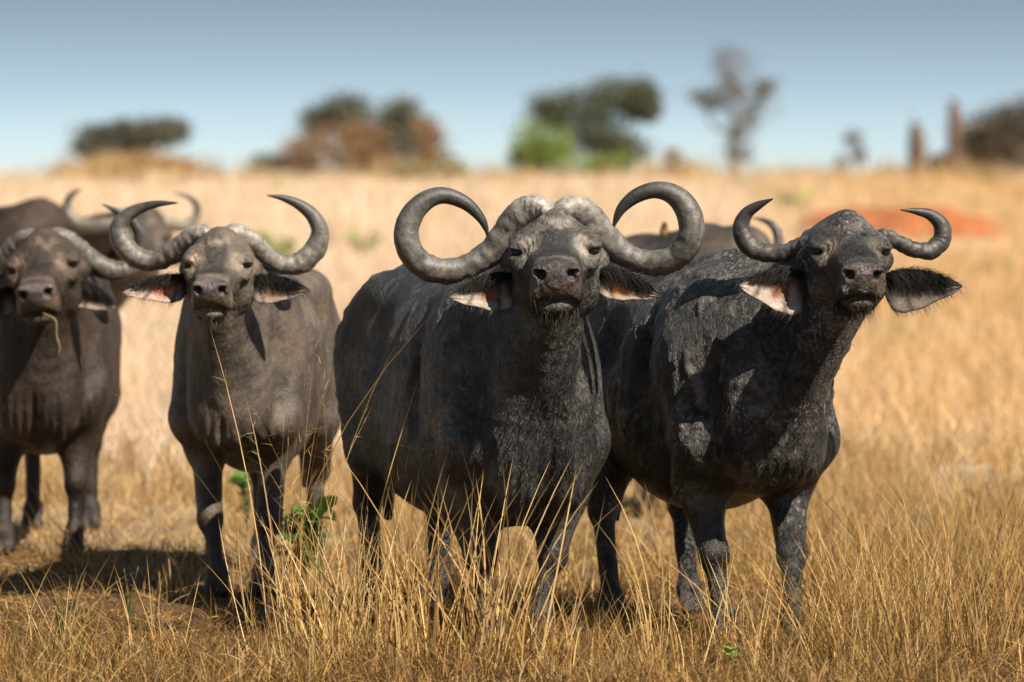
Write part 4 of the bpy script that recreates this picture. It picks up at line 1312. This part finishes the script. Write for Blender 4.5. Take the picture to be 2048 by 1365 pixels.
weed(492, 1060, 26.0, .14, .36, 5, 22, .09, GREEN, 'slim green plant seen behind the legs of the pale faced buffalo')
weed(565, 520, 80, 1.1, .62, 14, 160, .2, YGREEN, 'bright yellow green weed in the pale grass behind the crescent horns')
weed(725, 490, 86, .7, .4, 10, 80, .18, YGREEN, 'small bright weed in pale grass beside the ring horned bull')
weed(1585, 402, 140, 1.0, .5, 10, 90, .25, YGREEN, 'faint green weed on the slope above the red earth')
weed(120, 1290, 19.6, .10, .20, 6, 26, .026, [(.10, .15, .06), (.14, .19, .08)], 'small dull green herb in the short foreground grass')
weed(1470, 1320, 19.1, .10, .07, 5, 8, .06, YGREEN, 'low green leaf rosette at the feet of the mud caked buffalo')
weed(255, 1180, 20.9, .12, .24, 4, 18, .022, [(.13, .12, .06)], 'thin dark herb with tiny leaves in the trampled grass')

# ------------------------------------------------------------------ trees and bushes on the ridge
def branch_tube(a, b, ra, rb, r2, wob=.06):
    a = np.asarray(a, float); b = np.asarray(b, float)
    L = np.linalg.norm(b - a)
    m1 = a * .66 + b * .34 + r2.normal(size=3) * wob * L; m2 = a * .33 + b * .67 + r2.normal(size=3) * wob * L
    p = catmull([a, m1, m2, b], 4)
    v, q, t = tube(p, np.linspace(ra, rb, len(p)), 6)
    return v, q, t

def tree(name, label, u, v, Y, crowns, leaf, cols, trunk_r=.12, bark=(.16, .13, .11), n_per=700, cat='tree', group=None, twigs=0, stems=1, fill=1.0):
    """crowns: ellipses (u, v, ru, rv) in photograph pixels, stood up as volumes of that size round the trunk"""
    s = FPX / Y
    c = P(u, v, Y)
    gz = float(ground_z(c[0], Y))
    r2 = np.random.default_rng(int(u * 3 + v * 5 + Y))
    root = empty(name, (c[0], Y, gz))
    tag(root, label, cat, group)
    vg = HV + (CAM_H - gz) * s              # row of the tree's foot
    el = []
    for (cu, cv, ru, rv) in crowns:
        el.append((np.array([(cu - u) / s, r2.uniform(-.35, .35) * ru / s, (vg - cv) / s]), np.array([ru / s, ru / s * .9, rv / s])))
    parts = []
    top = max(e[0][2] for e in el)
    for k in range(stems):
        fork = np.array([r2.normal() * .1 * (stems > 1), r2.normal() * .1 * (stems > 1), top * r2.uniform(.28, .45)])
        vv, qq, tt = branch_tube((r2.normal() * .06 * (stems - 1), 0, -.1), fork, trunk_r, trunk_r * .7, r2)
        parts.append((vv, qq, tt))
        for ctr, rad in el:
            vv, qq, tt = branch_tube(fork, ctr, trunk_r * .5, trunk_r * .2, r2, .1)
            parts.append((vv, qq, tt))
            for j in range(5 + twigs):
                e = ctr + unit(r2.normal(size=3)) * rad * r2.uniform(.5, 1.0)
                parts.append(branch_tube(ctr * .7 + fork * .3, e, trunk_r * .2, trunk_r * .05, r2, .1))
    g = join_geo([(a, b, c_, np.tile(np.array(bark), (len(a), 1))) for a, b, c_ in parts])
    add_obj('trunk', make_mesh('trunk', *g[:3], g[3]), M_bark, root)
    V, C = [], []
    for ctr, rad in el:
        # leaf clumps spread through the volume, denser to its skin, with gaps between
        nc = max(10, int(n_per / 16))
        cc = ctr + unit(r2.normal(size=(nc, 3))) * rad * (r2.random((nc, 1)) ** .45)
        k = r2.integers(0, nc, n_per)
        csz = rad.mean() * .29
        p = cc[k] + r2.normal(size=(n_per, 3)) * csz * np.array([1, 1, .7])
        d1 = unit(r2.normal(size=(n_per, 3))); d2 = unit(np.cross(d1, r2.normal(size=(n_per, 3))))
        sz = (leaf * r2.uniform(.6, 1.4, n_per))[:, None]
        V.append(np.stack([p - d1 * sz, p - d2 * sz * .5, p + d1 * sz, p + d2 * sz * .5], 1).reshape(-1, 3))
        col = np.array(cols)[r2.integers(len(cols), size=nc)][k] * r2.uniform(.6, 1.4, (n_per, 1))
        C.append(np.repeat(col, 4, axis=0))
    V = np.vstack(V); C = np.vstack(C)
    Q = np.arange(len(V)).reshape(-1, 4)
    add_obj('crown', make_mesh('crown', V, Q, None, C), M_treeleaf, root)

DARK = [(.12, .122, .09), (.145, .142, .105), (.10, .10, .08)]
OLIVE = [(.105, .118, .07), (.125, .138, .08), (.09, .10, .065)]
BROWN = [(.26, .16, .08), (.32, .20, .10), (.22, .13, .07)]
LIME = [(.20, .26, .06), (.26, .32, .08), (.16, .22, .05)]
GREY = [(.15, .138, .12), (.19, .172, .15), (.12, .11, .098)]
tree('acacia_tree', 'low dark acacia with a broad flat crown behind the dry grassy mound', 255, 345, 252,
     [(185, 285, 48, 34), (245, 272, 42, 30), (300, 268, 48, 30), (345, 262, 32, 22), (235, 305, 60, 24)], .13, DARK, .12, n_per=1700)
tree('acacia_tree', 'dark acacia with two crown clumps rising behind brown bushes', 745, 350, 256,
     [(640, 250, 38, 34), (700, 222, 48, 34), (735, 270, 55, 40), (800, 225, 36, 32), (815, 270, 50, 45), (760, 310, 90, 30)], .13, DARK, .14, n_per=1200)
tree('dry_bush', 'rusty brown dry bush in front of the two clumped acacia', 690, 352, 240, [(650, 300, 75, 46), (715, 290, 55, 52), (605, 316, 42, 34), (745, 325, 40, 26)], .12, BROWN, .06, n_per=800, cat='bush', stems=3)
tree('dry_bush', 'upright rusty brown dry bush at the side of the clumped acacia', 858, 350, 242, [(855, 272, 32, 44), (868, 312, 36, 36)], .12, BROWN, .05, n_per=600, cat='bush', stems=2)
tree('low_bush', 'low dark green bush at the foot of the rusty brown bush', 535, 350, 258, [(530, 326, 34, 18), (560, 328, 25, 16)], .11, OLIVE, .05, n_per=400, cat='bush', stems=2)
tree('low_bush', 'low tan bush in grass below the clumped acacia', 860, 362, 226, [(830, 338, 55, 20), (900, 340, 50, 17), (800, 345, 30, 14)], .12, [(.30, .24, .10), (.34, .26, .13), (.25, .24, .09)], .04, n_per=420, cat='bush', stems=3)
tree('acacia_tree', 'large dark green acacia leaning over a yellow green bush', 1190, 350, 254,
     [(1100, 225, 45, 36), (1160, 220, 60, 45), (1225, 200, 55, 42), (1275, 195, 42, 36), (1180, 275, 75, 45), (1245, 300, 50, 32), (1290, 220, 26, 26)], .13, OLIVE, .16, n_per=1300)
tree('round_bush', 'rounded yellow green bush at the foot of the large acacia', 1080, 352, 242, [(1080, 285, 56, 42), (1060, 315, 42, 30), (1110, 312, 40, 30)], .12, LIME, .07, n_per=1000, cat='bush', stems=3)
tree('low_bush', 'low light green bush under the large leaning acacia', 1210, 352, 240, [(1190, 330, 34, 20), (1235, 326, 34, 22)], .11, LIME, .04, n_per=500, cat='bush', stems=2)
tree('bare_tree', 'tall sparse grey tree with thin twigs and few leaves', 1470, 352, 246,
     [(1475, 165, 60, 58), (1435, 185, 55, 34), (1505, 220, 50, 44), (1475, 265, 50, 50), (1485, 312, 46, 36), (1412, 200, 34, 20), (1462, 125, 52, 30), (1530, 180, 30, 30)], .10, GREY, .17, bark=(.165, .15, .135), n_per=260, twigs=9)
tree('dry_bush', 'small rusty shrub standing between acacia and sparse grey tree', 1345, 354, 240, [(1342, 320, 20, 30), (1366, 335, 22, 14)], .10, BROWN, .04, n_per=300, cat='bush', stems=2)
tree('thin_tree', 'little thin grey sapling beside a small brown stump', 1712, 354, 248, [(1708, 275, 20, 26), (1716, 312, 14, 26)], .09, GREY, .06, n_per=240, twigs=4)
tree('dry_bush', 'small brown stump like shrub beside the thin grey sapling', 1682, 356, 246, [(1682, 332, 14, 22)], .08, BROWN, .08, n_per=260, cat='bush')
tree('dark_bush', 'dark brown thicket of bushes beside the tall dead trunk', 1985, 356, 248,
     [(1945, 285, 42, 44), (1990, 268, 48, 55), (2035, 250, 48, 55), (1955, 322, 55, 34), (2020, 310, 60, 42), (2085, 262, 55, 60), (1890, 335, 40, 20)], .13, [(.12, .088, .055), (.16, .115, .07), (.09, .08, .055)], .12, n_per=1100, cat='bush', stems=3)
tree('dry_bush', 'dark reddish shrub at the end of the grassy mound', 122, 352, 250, [(121, 338, 9, 16)], .08, [(.10, .05, .04), (.14, .07, .05)], .04, n_per=200, cat='bush')
tree('dry_bush', 'tan dry bush growing on top of the grassy mound', 305, 318, 238, [(290, 322, 50, 18), (340, 330, 50, 15), (232, 330, 40, 14)], .11, [(.36, .22, .10), (.42, .27, .13)], .04, n_per=500, cat='bush', stems=3)

def dead_trunk(label, u, vtop, Y, wpx, lean, tops, seed):
    s = FPX / Y
    r2 = np.random.default_rng(seed)
    x = (u - 1024) / s
    gz = float(ground_z(x, Y))
    vg = HV + (CAM_H - gz) * s
    h = (vg - vtop) / s
    root = empty('dead_trunk', (x, Y, gz)); tag(root, label, 'tree', 'dead trunks')
    p = catmull([(0, 0, -.15), (lean * .3, .05, h * .35), (lean * .5, 0, h * .7), (lean, .05, h)], 8)
    rr = np.interp(np.linspace(0, 1, len(p)), [0, .12, .5, .85, 1], [1.25, 1.0, .9, .75, .35]) * wpx / s / 2
    rr = rr * (1 + .14 * r2.normal(size=len(rr)))
    v, q, t = tube(p, rr, 10)
    v = v + vnoise(v, 4, seed)[:, None] * .09 * unit(v * np.array([1, 1, 0])) + vnoise(v, 9, seed + 3)[:, None] * .05
    col = np.tile(np.array([.13, .09, .07]), (len(v), 1))
    add_obj('trunk', make_mesh('trunk', v, q, t, col), M_bark, root)
    for (z0, dx, dz, r) in tops:
        a = np.array([np.interp(z0, [0, 1], [0, lean]), 0, h * z0]); b = a + np.array([dx, r2.normal() * .1, dz])
        vv, qq, tt = branch_tube(a, b, r, r * .25, r2, .12)
        add_obj('branch', make_mesh('branch', vv, qq, tt, np.tile(np.array([.14, .11, .09]), (len(vv), 1))), M_bark, root)
dead_trunk('thick short dead trunk with snapped top and a thin side branch', 1834, 246, 240, 40, -.05, [(.55, .75, .7, .05), (.7, .5, -.2, .06), (.95, -.3, 1.1, .03), (.4, -.4, .3, .05), (.85, .35, .4, .05)], 4)
dead_trunk('tall straight dead trunk with a hooked top beside dark thicket', 1908, 200, 244, 30, .02, [(.93, -.45, .25, .09), (.85, .3, .35, .05), (.6, -.9, .5, .04), (.5, .5, .5, .05), (.75, .35, -.25, .05)], 9)
